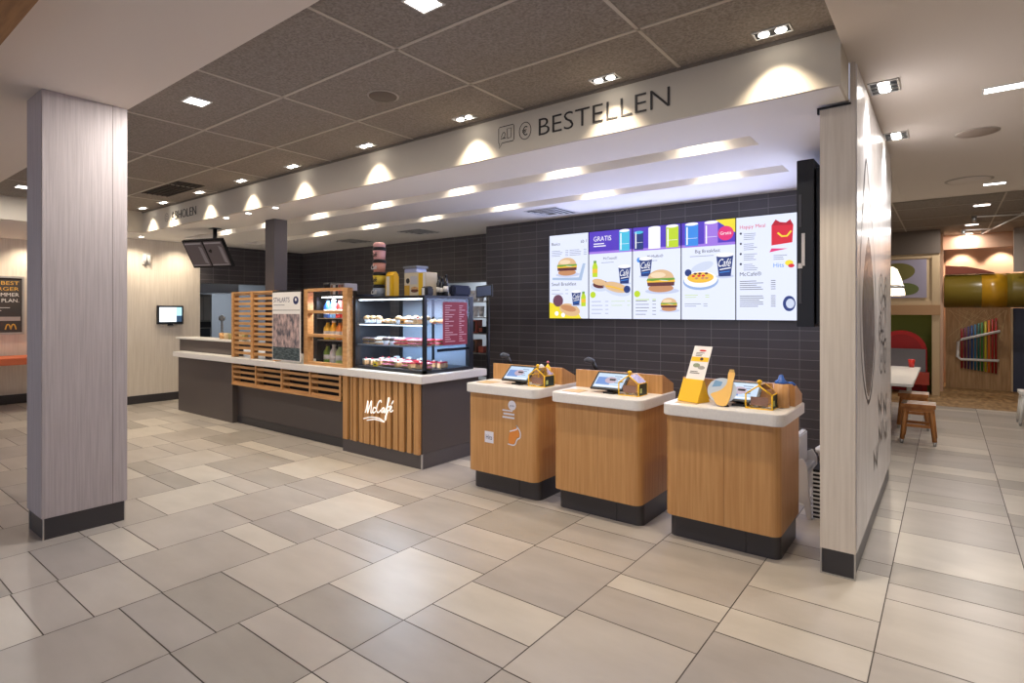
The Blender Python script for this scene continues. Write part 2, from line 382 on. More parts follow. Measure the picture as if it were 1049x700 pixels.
panel_light((-2.12, 2.02, ZT), .16, .16, 'bright downlight at the top edge of the picture', 34, g1)
panel_light((.36, 4.95, 3.08), .34, .13, 'long bright downlight in the white right ceiling, nearest one', 34, 'downlights of the right ceiling')
panel_light((.44, 8.6, 3.08), .22, .13, 'bright downlight in the white right ceiling beside the round vent', 24, 'downlights of the right ceiling')
g2 = 'downlights over the play area'
panel_light((.41, 10.7, 3.145), .20, .14, 'bright downlight over the play area, nearest of the row', 26, g2)
panel_light((.36, 13.0, 3.145), .20, .14, 'bright downlight over the play area, middle of the row', 22, g2)
panel_light((.33, 14.45, 3.145), .18, .14, 'bright downlight over the play area, farthest of the row', 14, g2)
def grid_light(loc, label):
    t = thing('grid_downlight', loc, label, 'ceiling light', 'three-bulb downlights beside the partition'); x, y, z = loc
    f = MB(STEEL); a, c = .085, .12
    f.box(x-a, x+a, y-c, y-c+.012, z-.008, z); f.box(x-a, x+a, y+c-.012, y+c, z-.008, z); f.box(x-a, x-a+.012, y-c+.012, y+c-.012, z-.008, z); f.box(x+a-.012, x+a, y-c+.012, y+c-.012, z-.008, z)
    f.box(x-a+.012, x+a-.012, y-c+.012, y+c-.012, z-.002, z, BLACK); f.build('frame', t)
    for k in (-1,0,1):
        q = MB(LAMP); q.lathe([(.034,-.005),(.03,-.010),(0,-.013)], (x, y+k*.07, z), 14); q.build('bulb', t)
    g = MB(STEEL)
    for k in (-.5,.5): g.box(x-a+.012, x+a-.012, y+k*.07-.003, y+k*.07+.003, z-.012, z-.002)
    g.build('louvre', t); light('SPOT', 'spot', (x, y, z-.03), 42, (.94,.95,1), (0, math.radians(-6), 0), .03, 120, 1, parent=t)
grid_light((-.325, 4.45, 3.08), 'square three-bulb downlight beside the partition, nearer one')
grid_light((-.335, 5.75, 3.08), 'square three-bulb downlight beside the partition, farther one')
for i, (x, y) in enumerate(((-7.64,3.68),(-7.06,3.68),(-6.42,3.68))):
    t = thing('small_downlight', (x, y, 2.853), 'small round downlight in the underside of the fascia, ' + ('leftmost of three','middle of three','rightmost of three')[i], 'ceiling light', 'small round downlights')
    MB(WHITE).lathe([(.045,-.004),(.045,0)], (x,y,2.853), 18).build('ring', t); MB(LAMP).lathe([(.03,-.008),(.032,-.004)], (x,y,2.853), 16).build('bulb', t)
    light('SPOT', 'spot', (x, y, 2.83), 14, WARM, (0,0,0), .02, 80, .6, parent=t)
for i, (x, y) in enumerate(((-10.72,4.45),(-10.72,3.75),(-12.45,2.7),(-12.45,1.9))):
    t = thing('small_downlight', (x, y, 2.853), 'small round downlight in the low ceiling at the ' + ('cream wall, farther one','cream wall, nearer one','poster wall, farther one','poster wall, nearer one')[i], 'ceiling light', 'small round downlights at the left walls')
    MB(WHITE).lathe([(.045,-.004),(.045,0)], (x,y,2.853), 18).build('ring', t); MB(LAMP).lathe([(.03,-.008),(.032,-.004)], (x,y,2.853), 16).build('bulb', t)
    light('SPOT', 'spot', (x, y, 2.83), 34, WARM, (0,math.radians(14),0), .03, 120, 1, parent=t)
for row, (y, y1, xs) in enumerate(((4.38, 4.50, [-1.55-1.3*k for k in range(7)]), (5.40, 5.53, [-1.75-1.3*k for k in range(7)]))):
    for i, x in enumerate(xs):
        t = thing('trough_downlight', (x, y, 3.149), 'recessed spot inside the %s ceiling trough over the counter' % ('front','rear')[row], 'ceiling light', 'spots inside the %s trough' % ('front','rear')[row])
        MB(BLACK).lathe([(.05,-.02),(.05,0)], (x,y,3.149), 16).build('housing', t); MB(LAMP).lathe([(.035,-.026),(.037,-.02)], (x,y,3.149), 14).build('bulb', t)
        light('SPOT', 'spot', (x, y, 3.11), 24, WARM, (math.radians(4),0,0), .03, 115, 1, parent=t)

def diffuser(loc, s, label, rot=0):
    t = thing('air_diffuser', loc, label, 'air vent', 'square air diffusers over the counter'); x, y, z = loc
    f = MB(WHITE)
    for k in range(4):
        a = s/2-k*s*.11; c = a-.018; zz = z-.004-k*.006
        f.box(x-a, x+a, y-a, y-c, zz-.004, zz); f.box(x-a, x+a, y+c, y+a, zz-.004, zz); f.box(x-a, x-c, y-c, y+c, zz-.004, zz); f.box(x+c, x+a, y-c, y+c, zz-.004, zz)
    f.build('vane', t); MB(BLACK).box(x-s/2+.01, x+s/2-.01, y-s/2+.01, y+s/2-.01, z-.003, z).build('backing', t)
diffuser((-3.95, 5.95, 2.853), .5, 'square air diffuser in the ceiling above the first menu screen')
diffuser((-6.6, 6.2, 2.853), .5, 'square air diffuser in the ceiling above the display case')
diffuser((-8.4, 6.3, 2.853), .5, 'square air diffuser in the ceiling right of the dark column')
t = thing('ceiling_vent', (-7.95, 2.66, ZT), 'dark open air vent in the tiled ceiling near ABHOLEN', 'air vent')
MB(mat('vent_cavity', (34,28,24), .9)).box(-8.5, -7.4, 2.98, 3.3, ZT-.003, ZT).build('backing', t)
f = MB(TBAR)
for k in range(6): f.box(-8.5, -7.4, 2.98+k*.06, 2.985+k*.06, ZT-.012, ZT-.004, mat('vent_slat', (70,60,52), .7))
f.build('slat', t)
def disc(loc, r, label, name, m):
    t = thing(name, loc, label, 'speaker' if 'speaker' in name else 'air vent'); x, y, z = loc
    MB(TBAR).lathe([(r,-.004),(r,-.0)], (x,y,z), 32).build('rim', t); MB(m).lathe([(r*.86,-.010),(r*.88,-.004)], (x,y,z), 32).build('grille', t)
disc((-3.28, 2.72, ZT), .115, 'round speaker in the tiled ceiling above the fascia scallops', 'ceiling_speaker', mat('grille_brown', (112,101,90), .8))
disc((.20, 6.05, 3.08), .15, 'round flat speaker in the white right ceiling', 'ceiling_speaker', mat('grille_beige', (176,160,146), .8))
disc((.20, 8.2, 3.08), .22, 'large round vent ring in the white right ceiling', 'round_air_vent', PLAST)

# ------------------------------------------------------------ menu screens
ES = .84
def em(name, rgb, s=ES):
    m = mat('screen_' + name, rgb, .4); 
    b = m.node_tree.nodes['Principled BSDF']; b.inputs['Base Color'].default_value = (.02,.02,.02,1)
    b.inputs['Emission Color'].default_value = lin(rgb)+(1,); b.inputs['Emission Strength'].default_value = s
    return m
E_BG = em('white', (226,232,255)); E_PUR = em('purple', (84,58,190)); E_LIL = em('lilac', (160,120,225)); E_CY = em('cyan', (70,190,225)); E_BLU = em('blue', (60,140,230))
E_LIME = em('lime', (190,215,40)); E_YEL = em('yellow', (240,220,50)); E_W = em('bright', (250,250,255)); E_INK = em('ink', (38,38,58)); E_GR = em('grey', (124,132,158)); E_NV = em('navy', (34,56,120))
E_BUN = em('bun', (196,140,100)); E_BUN2 = em('bun_light', (222,184,140)); E_MEAT = em('meat', (96,48,50)); E_CHE = em('cheese', (240,190,60)); E_GRN = em('leaf', (110,160,60)); E_RED = em('red', (214,36,56)); E_PK = em('pink', (226,50,120)); E_PLT = em('plate', (205,214,236)); E_SH = em('soft_shadow_print', (196,204,232))
def burger(b, M, x, y, s):
    L = lambda k: M @ Matrix.Translation((0,0,.0004*k))
    b.ell(x+.04*s, y-.36*s, .62*s, .10*s, E_SH, L(1)); b.ell(x, y-.26*s, .46*s, .14*s, E_BUN, L(2))
    b.prism([(x-.48*s,y-.18*s),(x+.48*s,y-.18*s),(x+.5*s,y-.05*s),(x-.5*s,y-.05*s)], 0, E_MEAT, L(3))
    b.prism([(x-.5*s,y-.05*s),(x+.52*s,y-.05*s),(x+.5*s,y+.03*s),(x+.2*s,y-.01*s),(x-.1*s,y+.03*s),(x-.52*s,y+.02*s)], 0, E_CHE, L(4))
    b.prism([(x-.52*s,y+.02*s),(x-.3*s,y+.0*s),(x,y+.03*s),(x+.3*s,y),(x+.52*s,y+.03*s),(x+.48*s,y+.10*s),(x-.48*s,y+.10*s)], 0, E_GRN, L(5))
    b.ell(x, y+.09*s, .47*s, .30*s, E_BUN2, L(6), a0=0, a1=PI); b.ell(x-.1*s, y+.2*s, .28*s, .10*s, em('bun_shine', (240,214,180)), L(7))
def cup(b, M, x, y, s):
    L = lambda k: M @ Matrix.Translation((0,0,.0004*k))
    b.ell(x, y-.5*s, .36*s, .08*s, E_SH, L(1)); b.prism([(x-.24*s,y-.5*s),(x+.24*s,y-.5*s),(x+.34*s,y+.36*s),(x-.34*s,y+.36*s)], 0, E_NV, L(2))
    b.ell(x, y+.38*s, .36*s, .09*s, E_W, L(3)); b.text('Café', x-.26*s, x+.26*s, y-.10*s, y+.22*s, E_W, L(4), shear=.4); b.stroke([(x-.2*s,y-.22*s),(x+.24*s,y-.16*s)], .04*s, m=E_W, M=L(4))
    b.stroke([(x-.2*s,y-.34*s),(x+.2*s,y-.30*s)], .03*s, m=E_BLU, M=L(4))
def bottle_p(b, M, x, y, s):
    L = lambda k: M @ Matrix.Translation((0,0,.0004*k))
    b.prism([(x-.14*s,y-.4*s),(x+.14*s,y-.4*s),(x+.15*s,y+.1*s),(x+.08*s,y+.28*s),(x-.08*s,y+.28*s),(x-.15*s,y+.1*s)], 0, E_LIME, L(2)); b.prism([(x-.08*s,y+.28*s),(x+.08*s,y+.28*s),(x+.08*s,y+.4*s),(x-.08*s,y+.4*s)], 0, E_GRN, L(3)); b.prism([(x-.14*s,y-.2*s),(x+.14*s,y-.2*s),(x+.14*s,y),(x-.14*s,y)], 0, E_CHE, L(4))
def lines(b, M, x0, x1, y, n, dy=.022, m=None, th=.006, price=True):
    rnd = random.Random(int(abs(x0*999+y*777)))
    for k in range(n):
        e = x0+(x1-x0)*rnd.uniform(.45,.75); b.prism([(x0,y-k*dy),(e,y-k*dy),(e,y-k*dy+th),(x0,y-k*dy+th)], 0, m or E_GR, M)
        if price: b.prism([(x1-.045,y-k*dy),(x1,y-k*dy),(x1,y-k*dy+th),(x1-.045,y-k*dy+th)], 0, m or E_GR, M)
def rect(b, M, x0, x1, y0, y1, m): b.prism([(x0,y0),(x1,y0),(x1,y1),(x0,y1)], 0, m, M)
def menu_screen(k, x0, x1, z0, z1, Y, label):
    t = thing('menu_screen', ((x0+x1)/2, Y, z0), label, 'screen', 'menu screens in a row')
    W = x1-x0; Hh = z1-z0
    MB(BLACK).box(x0, x1, Y-.05, Y, z0, z1).build('housing', t)
    fr = MB(BLACK)
    fr.box(x0, x1, Y-.056, Y-.05, z0, z0+.006); fr.box(x0, x1, Y-.056, Y-.05, z1-.006, z1); fr.box(x0, x0+.004, Y-.056, Y-.05, z0, z1); fr.box(x1-.004, x1, Y-.056, Y-.05, z0, z1); fr.build('bezel', t)
    M = frame((x0, Y-.0502, z0), (1,0,0), (0,0,1)); Z = lambda q: M @ Matrix.Translation((0,0,.0004*q)); b = MB(E_BG)
    rect(b, M, .004, W-.004, .006, Hh-.006, E_BG)
    top = Hh-.006; pb = Hh-.29
    if k == 0:
        b.text('Basics', .04, .17, Hh-.14, m=E_INK, M=Z(1)); b.text('ab 1', W-.12, W-.03, Hh-.13, m=E_INK, M=Z(1))
        lines(b, Z(1), .04, .30, Hh-.22, 4); lines(b, Z(1), .32, W-.03, Hh-.22, 4); burger(b, Z(1), .28, .69, .30)
        b.prism([(.05,.52),(.50,.50),(.56,.72),(.52,.72),(.46,.54),(.05,.55)], 0, em('paper', (170,190,220)), Z(1)); b.text('Small Breakfast', .04, .42, .44, m=E_INK, M=Z(1)); lines(b, Z(1), .04, .3, .38, 2, .05)
        b.prism([(.004,.006),(.5,.006),(.45,.08),(.25,.17),(.004,.22)], 0, E_YEL, Z(1)); b.ell(.14,.24,.08,.08,em('muffin', (110,70,90)),Z(2)); b.ell(.32,.12,.16,.08,E_BUN2,Z(2),rot=-.2); b.ell(.3,.14,.12,.04,E_BUN,Z(3),rot=-.2)
        cup(b, Z(2), .42, .28, .20); bottle_p(b, Z(3), .53, .26, .24); b.ell(.12,.07,.03,.03,E_W,Z(3)); b.ell(.22,.05,.03,.03,E_W,Z(3))
    elif k in (1,2,3):
        rect(b, Z(1), .004, W-.004, pb, top, E_PUR); rect(b, Z(2), .004, W-.004, pb, pb+.03, E_LIL)
        def jar(x, m, w=.14, dark=False):
            rect(b, Z(3), x-w/2, x+w/2, pb+.015, top-.02 if not dark else top-.06, m); rect(b, Z(4), x-w/2+.015, x-w/2+.03, pb+.03, top-.05, E_W)
            rect(b, Z(4), x-w/2+.01, x+w/2-.01, pb+.10, pb+.104, E_W); b.ell(x, top-.02 if not dark else top-.06, w/2, .018, E_W if not dark else E_CY, Z(4))
        if k == 1:
            b.text('GRATIS', .07, .32, Hh-.13, Hh-.07, m=E_W, M=Z(3)); lines(b, Z(3), .07, .34, Hh-.17, 2, .03, E_W, .012, False); jar(.50, E_CY)
            b.text('McToast®', .21, .40, Hh-.37, m=E_INK, M=Z(1)); lines(b, Z(1), .18, .44, Hh-.41, 1, price=False)
            bottle_p(b, Z(2), .09, .64, .26); cup(b, Z(2), .50, .56, .24); b.ell(.17,.42,.14,.07,E_PLT,Z(2)); b.ell(.17,.44,.11,.05,E_MEAT,Z(3)); b.ell(.15,.47,.10,.04,E_BUN2,Z(4),rot=-.2)
            b.ell(.40,.38,.20,.085,E_PLT,Z(3),rot=-.25); b.ell(.38,.40,.17,.06,E_BUN2,Z(4),rot=-.25); b.stroke([(.25,.42),(.35,.40),(.5,.36)],.02,m=E_CHE,M=Z(5)); b.ell(.535,.37,.045,.045,E_NV,Z(6)); b.ell(.06,.31,.04,.04,E_LIME,Z(3))
            lines(b, Z(1), .04, .28, .22, 4, .05); lines(b, Z(1), .32, .58, .22, 2, .05, E_LIME)
        if k == 2:
            jar(.08, E_NV, .12, True); jar(.28, E_W, .15); jar(.50, E_LIME, .15)
            b.text('McMuffin®', .19, .39, Hh-.38, m=E_INK, M=Z(1)); lines(b, Z(1), .15, .43, Hh-.42, 1, price=False); b.ell(.08,Hh-.40,.025,.03,E_BLU,Z(1))
            cup(b, Z(1), .17, .64, .24); burger(b, Z(4), .36, .46, .34); b.ell(.06,.31,.04,.04,E_LIME,Z(3)); burger(b, Z(2), .46, .18, .20)
            lines(b, Z(1), .04, .30, .22, 5, .04, E_INK); lines(b, Z(2), .04, .30, .235, 1, .04, E_LIME, .01)
        if k == 3:
            jar(.12, E_BLU, .15); jar(.34, E_LIL, .15); b.prism([(W-.22,top),(W-.004,top),(W-.004,pb+.13)], 0, E_YEL, Z(3)); b.ell(.50,pb+.13,.085,.08,E_PK,Z(4)); b.text('Gratis', .44, .56, pb+.115, m=E_W, M=Z(5))
            b.text('Big Breakfast', .16, .44, Hh-.36, m=E_INK, M=Z(1)); lines(b, Z(1), .10, .5, Hh-.40, 1, price=False)
            b.ell(.22,.44,.20,.10,em('plate_blue', (150,176,222)),Z(1)); b.ell(.22,.46,.19,.09,E_W,Z(2)); b.ell(.22,.48,.15,.06,E_CHE,Z(3)); b.ell(.24,.60,.13,.05,E_PLT,Z(1),rot=.3)
            for q in range(9): b.ell(.14+.02*q+.01*math.sin(q*3), .50+.03*math.sin(q*2.1), .02, .012, (E_RED,E_MEAT,E_BUN)[q%3], Z(4), 10)
            b.ell(.08,.54,.04,.04,E_NV,Z(3)); cup(b, Z(3), .49, .62, .27); lines(b, Z(1), .04, .32, .28, 2, .025, E_LIME); lines(b, Z(1), .04, .3, .18, 2, .025)
    else:
        b.text('Happy Meal', .04, .30, Hh-.13, m=E_RED, M=Z(1)); 
        for q in range(4): lines(b, Z(1), .08, .28, Hh-.19-q*.11, 4, .02, E_GR, .006, False); b.ell(.05, Hh-.18-q*.11, .012, .012, E_INK, Z(1))
        b.prism([(.36,.79),(.56,.81),(.57,.99),(.36,1.0)], 0, E_RED, Z(1)); b.prism([(.36,1.0),(.57,.99),(.54,1.05),(.50,1.02),(.44,1.03),(.40,1.06)], 0, em('box_red', (180,20,40)), Z(1)); b.stroke([(.42,.92),(.46,.88),(.51,.88),(.55,.93)], .018, m=E_YEL, M=Z(2))
        b.prism([(.34,.72),(.52,.75),(.36,.76)], 0, E_PK, Z(1)); lines(b, Z(1), .38, .58, .68, 3, .02, E_GR, .006, False); b.text('Hits', .38, .48, .56, m=E_BLU, M=Z(1)); b.ell(.53,.60,.04,.03,E_YEL,Z(1)); b.ell(.55,.57,.03,.02,E_RED,Z(2))
        b.text('McCafé®', .04, .26, .48, m=E_INK, M=Z(1)); lines(b, Z(1), .04, .40, .42, 5, .022, E_INK); lines(b, Z(1), .04, .40, .26, 6, .022, E_INK); b.ell(.53,.18,.06,.08,E_NV,Z(1)); b.ell(.54,.18,.04,.05,E_PLT,Z(2))
    b.build('menu_picture', t)
xs = [-4.256+.6094*k for k in range(6)]
sl = ['leftmost menu screen with a sandwich above the Small Breakfast','menu screen with the purple GRATIS banner and McToast','middle menu screen with McMuffin burgers','menu screen with a plate of Big Breakfast','rightmost menu screen with the red Happy Meal box']
for k in range(5): menu_screen(k, xs[k]+.001, xs[k+1]-.001, 1.50, 2.62, 6.424, sl[k])
light('AREA', 'menu_screen_glow', (-2.73, 6.33, 2.06), 34, (.50,.58,1.0), (-PI/2,0,0), 3.0, size_y=1.1)
# side-on monitors fixed to the partition
t = thing('side_menu_screen', (-.72, 5.3, 1.48), 'black screen seen edge-on, mounted on the left side of the partition', 'screen')
MB(BLACK).box(-.92, -.80, 4.82, 5.9, 1.48, 2.765, bev=.004).build('housing', t)
q = MB(BLKM); q.box(-.80, -.616, 4.95, 5.05, 1.5, 2.70); q.box(-.80, -.616, 5.6, 5.7, 1.5, 2.70); q.box(-.79, -.76, 4.86, 4.95, 1.5, 2.70); q.build('bracket', t)
q = MB(PAPER); q.box(-.885, -.862, 4.812, 4.822, 1.95, 2.20); q.box(-.91, -.88, 4.812, 4.822, 1.93, 1.97); q.build('barcode_label', t)
q = MB(mat('dark_grey_print', (72,72,78), .5)); q.box(-.905, -.885, 4.814, 4.821, 1.66, 1.92); q.box(-.905, -.885, 4.814, 4.821, 2.25, 2.5); q.build('port_strip', t)
q = MB(emis('display_white', (225,232,255), .8)); q.box(-.922, -.920, 4.85, 5.87, 1.52, 2.73); q.build('display', t)

# ------------------------------------------------------------ counter
def rounded(x0, x1, y0, y1, r, n=6, corners=(1,1,0,0)):
    """corners: front-left, front-right, back-right, back-left"""
    pts = []
    for c, (cx, cy, a0) in zip(corners, ((x0,y0,PI),(x1,y0,1.5*PI),(x1,y1,0),(x0,y1,.5*PI))):
        if not c: pts.append((cx,cy)); continue
        ox = cx+(r if cx == x0 else -r); oy = cy+(r if cy == y0 else -r)
        pts += [(ox+r*math.cos(a0+.5*PI*k/n), oy+r*math.sin(a0+.5*PI*k/n)) for k in range(n+1)]
    return pts
CT = .95
ct = thing('service_counter', (-7, 4.4, 0), 'long anthracite service counter with white worktop and oak slats below the display case', 'counter')
b = MB(ANTH); b.box(-9.88, -8.10, 3.99, 4.85, 0, .868); b.build('base_cabinet', ct)
b = MB(ANTH); b.box(-8.10, -5.50, 4.07, 4.85, .0, .868); b.box(-8.095, -5.50, 4.062, 4.07, .0, .10, ANTH2); b.build('base_cabinet', ct)
b = MB(ANTH); b.box(-5.50, -4.20, 3.985, 4.85, .15, .868); b.build('base_cabinet', ct)
MB(mat('slat_gap_black', (24,20,18), .9)).box(-5.49, -4.215, 3.981, 3.9845, .152, .866).build('slat_backing', ct)
b = MB(mat('counter_plinth_grey', (86,80,80), .4)); b.box(-5.50, -4.198, 3.978, 4.86, 0, .148); b.box(-4.206, -4.192, 3.972, 3.986, 0, .15, TRIMM); b.build('plinth', ct)
b = MB(WTOP); b.box(-9.92, -4.14, 3.92, 4.93, .87, CT, bev=.006); b.build('worktop', ct)
# raised rear ledge at the left
b = MB(ANTH); b.box(-10.1, -8.12, 4.10, 4.16, CT+.001, 1.145); b.build('upstand', ct)
b = MB(WTOP); b.box(-10.15, -8.12, 4.06, 4.40, 1.145, 1.17, bev=.003); b.build('ledge', ct)
# grid of slats under the worktop
b = MB(OAKH); X0, X1 = -8.03, -5.50
for x in (-8.03, -7.40, -6.76, -6.13, -5.53): b.box(x, x+.03, 3.945, 4.068, .585, .866)
for z in (.585, .66, .735, .805): b.box(X0, X1, 3.955, 3.975, z, z+.033)
b.box(X0, X1, 3.94, 4.068, .565, .59); b.build('slat_grid', ct); MB(mat('recess_black', (26,22,20), .8)).box(X0, X1, 4.055, 4.069, .59, .866).build('grid_backing', ct)
sx = [-5.457,-5.377,-5.331,-5.299,-5.271,-5.215,-5.173,-5.108,-5.081,-4.994,-4.971,-4.921,-4.882,-4.833,-4.811,-4.731,-4.7,-4.637,-4.604,-4.533,-4.506,-4.431,-4.393,-4.329,-4.285,-4.212]
for i in range(13): MB(OAKH if 0 else OAK).box(sx[2*i], sx[2*i+1], 3.945 if i % 2 == 0 else 3.952, 3.980, .15, .866).build('oak_slat', ct)
# McCafé script on the slats
M = frame((-5.08, 3.942, .40), (1,0,0), (0,0,1)) @ Matrix.Translation((0,0,.001)); b = MB(emis('white_sign_script', (250,246,238), .35))
def W(p, n=6, wd=.0135): b.stroke(spline(p, n), wd, .004, M=M)
W([(.03,.09),(.05,.13),(.075,.215),(.078,.20),(.072,.09)]); W([(.072,.09),(.10,.15),(.135,.225),(.138,.20),(.128,.11),(.137,.098),(.15,.11)])
W([(.205,.15),(.195,.165),(.17,.15),(.16,.12),(.17,.102),(.19,.11),(.205,.125)])
W([(.30,.225),(.295,.245),(.27,.24),(.235,.19),(.222,.14),(.24,.115),(.27,.125),(.29,.145)])
W([(.35,.165),(.335,.175),(.31,.155),(.305,.13),(.318,.122),(.34,.145),(.352,.17),(.348,.13),(.36,.125)])
W([(.36,.125),(.385,.17),(.425,.26),(.43,.285),(.415,.28),(.40,.21),(.385,.11),(.37,.05),(.36,.06),(.375,.10),(.42,.16)]); W([(.385,.185),(.44,.20)], 2)
W([(.43,.16),(.46,.18),(.465,.20),(.45,.205),(.44,.175),(.445,.15),(.46,.145),(.49,.165)]); W([(.465,.225),(.495,.265)], 2)
W([(.0,.02),(.12,.05),(.25,.055),(.33,.035),(.34,.025),(.20,.035),(.06,.01)], 5, .012)
tag(b.build('script_sign'), 'white McCafé script sign fixed on the vertical oak slats', 'sign')

# ------------------------------------------------------------ slatted screen, poster and glazed frame on the counter
t = thing('slatted_screen', (-7.5, 4.02, CT), 'oak slatted screen with two bays standing on the counter in front of the dark column', 'screen divider')
b = MB(OAKH)
for x in (-8.09, -7.56, -6.98): b.box(x, x+.055, 3.97, 4.05, CT+.001, 1.87)
b.box(-8.09, -6.92, 3.975, 4.05, 1.85, 1.872); b.build('frame', t)
for z in [1.0+.0685*k for k in range(13)]: MB(OAKH).box(-8.036, -6.98, 3.985, 4.012, z, z+.036).build('slat', t)
t = thing('counter_poster', (-6.6, 3.94, .93), 'printed poster with a crowd photo hung between the slatted screen and the glazed oak frame', 'poster')
MB(PAPER).box(-6.92, -6.285, 3.925, 3.935, .975, 1.84).build('sheet', t)
b = MB(BLKM); b.box(-6.93, -6.28, 3.935, 3.955, 1.835, 1.865); b.build('hanger_rail', t)
b = MB(noisy('crowd_photo', (84,82,92), (206,178,172), (1.6,1,1), 11, 6, .5, 0, .35, .65)); M = frame((-6.92, 3.9245, .975), (1,0,0), (0,0,1))
rect(b, M, .01, .625, .17, .59, _m['crowd_photo']); rect(b, M, .01, .625, .01, .17, noisy('dark_caption', (44,60,66), (120,132,132), (1,1,6), 14, 4, .5, 0, .45, .7))
b.text('STHLARTS', .03, .40, .74, .80, NAVY, M); lines(b, M, .03, .42, .70, 1, m=NAVY, price=False); rect(b, M, .01, .625, .635, .641, INK); b.ell(.54,.76,.06,.05,NAVY,M); b.ell(.54,.77,.02,.02,PAPER,M @ Matrix.Translation((0,0,.001)))
b.build('print', t)
t = thing('glazed_frame', (-5.85, 4.02, CT), 'oak frame of three glazed openings standing on the counter left of the display case', 'shelf frame')
b = MB(OAKH)
for x in (-6.28, -5.50): b.box(x, x+.085, 3.97, 4.05, CT+.001, 1.87)
for z in (CT+.001, 1.29, 1.575, 1.84): b.box(-6.20, -5.50, 3.972, 4.048, z, z+.035)
b.build('frame', t); MB(GLASS).box(-6.195, -5.50, 4.008, 4.012, .99, 1.84).build('glass_pane', t)
# drinks chiller behind the frame with bottles
t = thing('drinks_chiller', (-5.85, 4.4, CT), 'dark open drinks chiller with three shelves behind the glazed oak frame', 'chiller')
b = MB(BLKM); b.box(-6.28, -5.46, 4.62, 4.64, CT+.001, 1.80); 
for x in (-6.28, -5.48): b.box(x, x+.02, 4.14, 4.62, CT+.001, 1.80)
b.box(-6.28, -5.46, 4.14, 4.64, 1.78, 1.80); b.build('body', t)
for z in (1.235, 1.505): MB(STEEL).box(-6.26, -5.48, 4.15, 4.62, z, z+.012).build('shelf', t)
MB(PANEL).box(-6.2, -5.54, 4.17, 4.19, 1.765, 1.778).build('light_strip', t); light('AREA', 'chiller_light', (-5.87, 4.22, 1.74), 9, (.9,.95,1), (0,0,0), .6, size_y=.1, parent=t)
def bottle(x, y, z, h, r, m, mc, label, group):
    t = thing('drink_bottle', (x,y,z), label, 'bottle', group)
    MB(m).lathe([(r*.9,0),(r,.01),(r,h*.62),(r*.45,h*.8),(r*.42,h*.9)], (x,y,z), 14).build('bottle_body', t)
    MB(mc).lathe([(r*.5,h*.9),(r*.5,h)], (x,y,z), 12).build('cap', t); MB(PAPER).lathe([(r*1.02,h*.2),(r*1.02,h*.45)], (x,y,z), 14).build('paper_label', t)
    return t
cols = {'top': [BLUE, mat('light_blue_drink', (120,170,220), .2), RED, RED, BLUE, RED], 'middle': [mat('yellow_drink', (236,196,40), .3), YEL, mat('orange_drink', (236,140,40), .3), YEL, YEL, RED], 'bottom': [mat('green_drink', (130,170,60), .3), WHITE, mat('pale_green_drink', (186,205,130), .3), _m['green_drink'], YEL, _m['green_drink']]}
for (nm, z) in (('bottom', CT+.002), ('middle', 1.248), ('top', 1.518)):
    for i, m in enumerate(cols[nm]): bottle(-6.17+.125*i, 4.24, z, .235, .052, m, WHITE if i % 2 else BLACK, '%s drink bottle with %s cap on the %s shelf of the drinks chiller' % ({'blue_plastic':'blue','light_blue_drink':'light blue','red_plastic':'red','yellow_drink':'golden','yellow_card':'yellow','orange_drink':'orange','green_drink':'green','white_plastic':'white','pale_green_drink':'pale green'}[m.name], ('white','black')[i % 2], nm), 'bottles on the %s chiller shelf' % nm)

# ------------------------------------------------------------ pastry display case
cx0, cx1, cy0, cy1, cz0, cz1 = -5.41, -4.235, 4.05, 4.80, CT+.001, 1.735
t = thing('display_case', (-4.8, 4.4, CT), 'black framed glass pastry display case on the right end of the counter', 'display case')
b = MB(BLKM)
for x, y in ((cx0,cy0),(cx1-.035,cy0),(cx1-.06,cy1-.06),(cx0,cy1-.06)): b.box(x, x+(.035 if y == cy0 else .06), y, y+(.035 if y == cy0 else .06), cz0, cz1)
b.box(cx0, cx1, cy0, cy1, cz1, cz1+.03); b.box(cx0, cx1, cy0, cy1, cz0, cz0+.035); b.box(cx0, cx0+.05, cy0-.003, cy0+.02, cz0, cz1+.10); b.build('frame', t)
b = MB(GLASSB); b.box(cx0+.036, cx1-.036, cy0+.008, cy0+.013, cz0+.035, cz1); b.build('front_glass', t)
b = MB(GLASSB); b.box(cx1-.013, cx1-.008, cy0+.036, cy1-.061, cz0+.035, cz1); b.build('side_glass', t)
b = MB(STEEL); b.box(cx0+.06, cx1-.06, cy1-.05, cy1-.045, cz0+.035, cz1, mat('case_back_panel', (156,162,170), .4)); b.box(-4.84, -4.80, cy1-.055, cy1-.03, cz0+.035, cz1, BLKM); b.build('rear_door', t)
for z in (1.22, 1.455): MB(GLASSB).box(cx0+.04, cx1-.04, cy0+.03, cy1-.07, z, z+.008).build('glass_shelf', t)
for z in (1.216, 1.451): MB(STEEL).box(cx0+.036, cx1-.036, cy0+.02, cy0+.03, z, z+.014).build('shelf_edge', t)
MB(BLKM).box(cx1-.022, cx1-.016, cy0+.2, cy1-.062, 1.17, 1.20).build('support_bar', t)
MB(PANEL).box(cx0+.06, cx1-.06, cy0+.04, cy0+.06, cz1-.012, cz1-.001).build('light_strip', t); MB(PANEL).box(cx0+.06, cx1-.06, cy0+.042, cy0+.05, 1.445, 1.450).build('light_strip', t)
light('AREA', 'case_light', (-4.82, 4.25, cz1-.02), 14, (.82,.9,1), (0,0,0), 1.0, size_y=.08, parent=t)
light('AREA', 'case_shelf_light', (-4.82, 4.2, 1.44), 5, (.82,.9,1), (0,0,0), 1.0, size_y=.03, parent=t)
light('AREA', 'case_shelf_light', (-4.82, 4.2, 1.20), 5, (.9,.93,1), (0,0,0), 1.0, size_y=.03, parent=t)
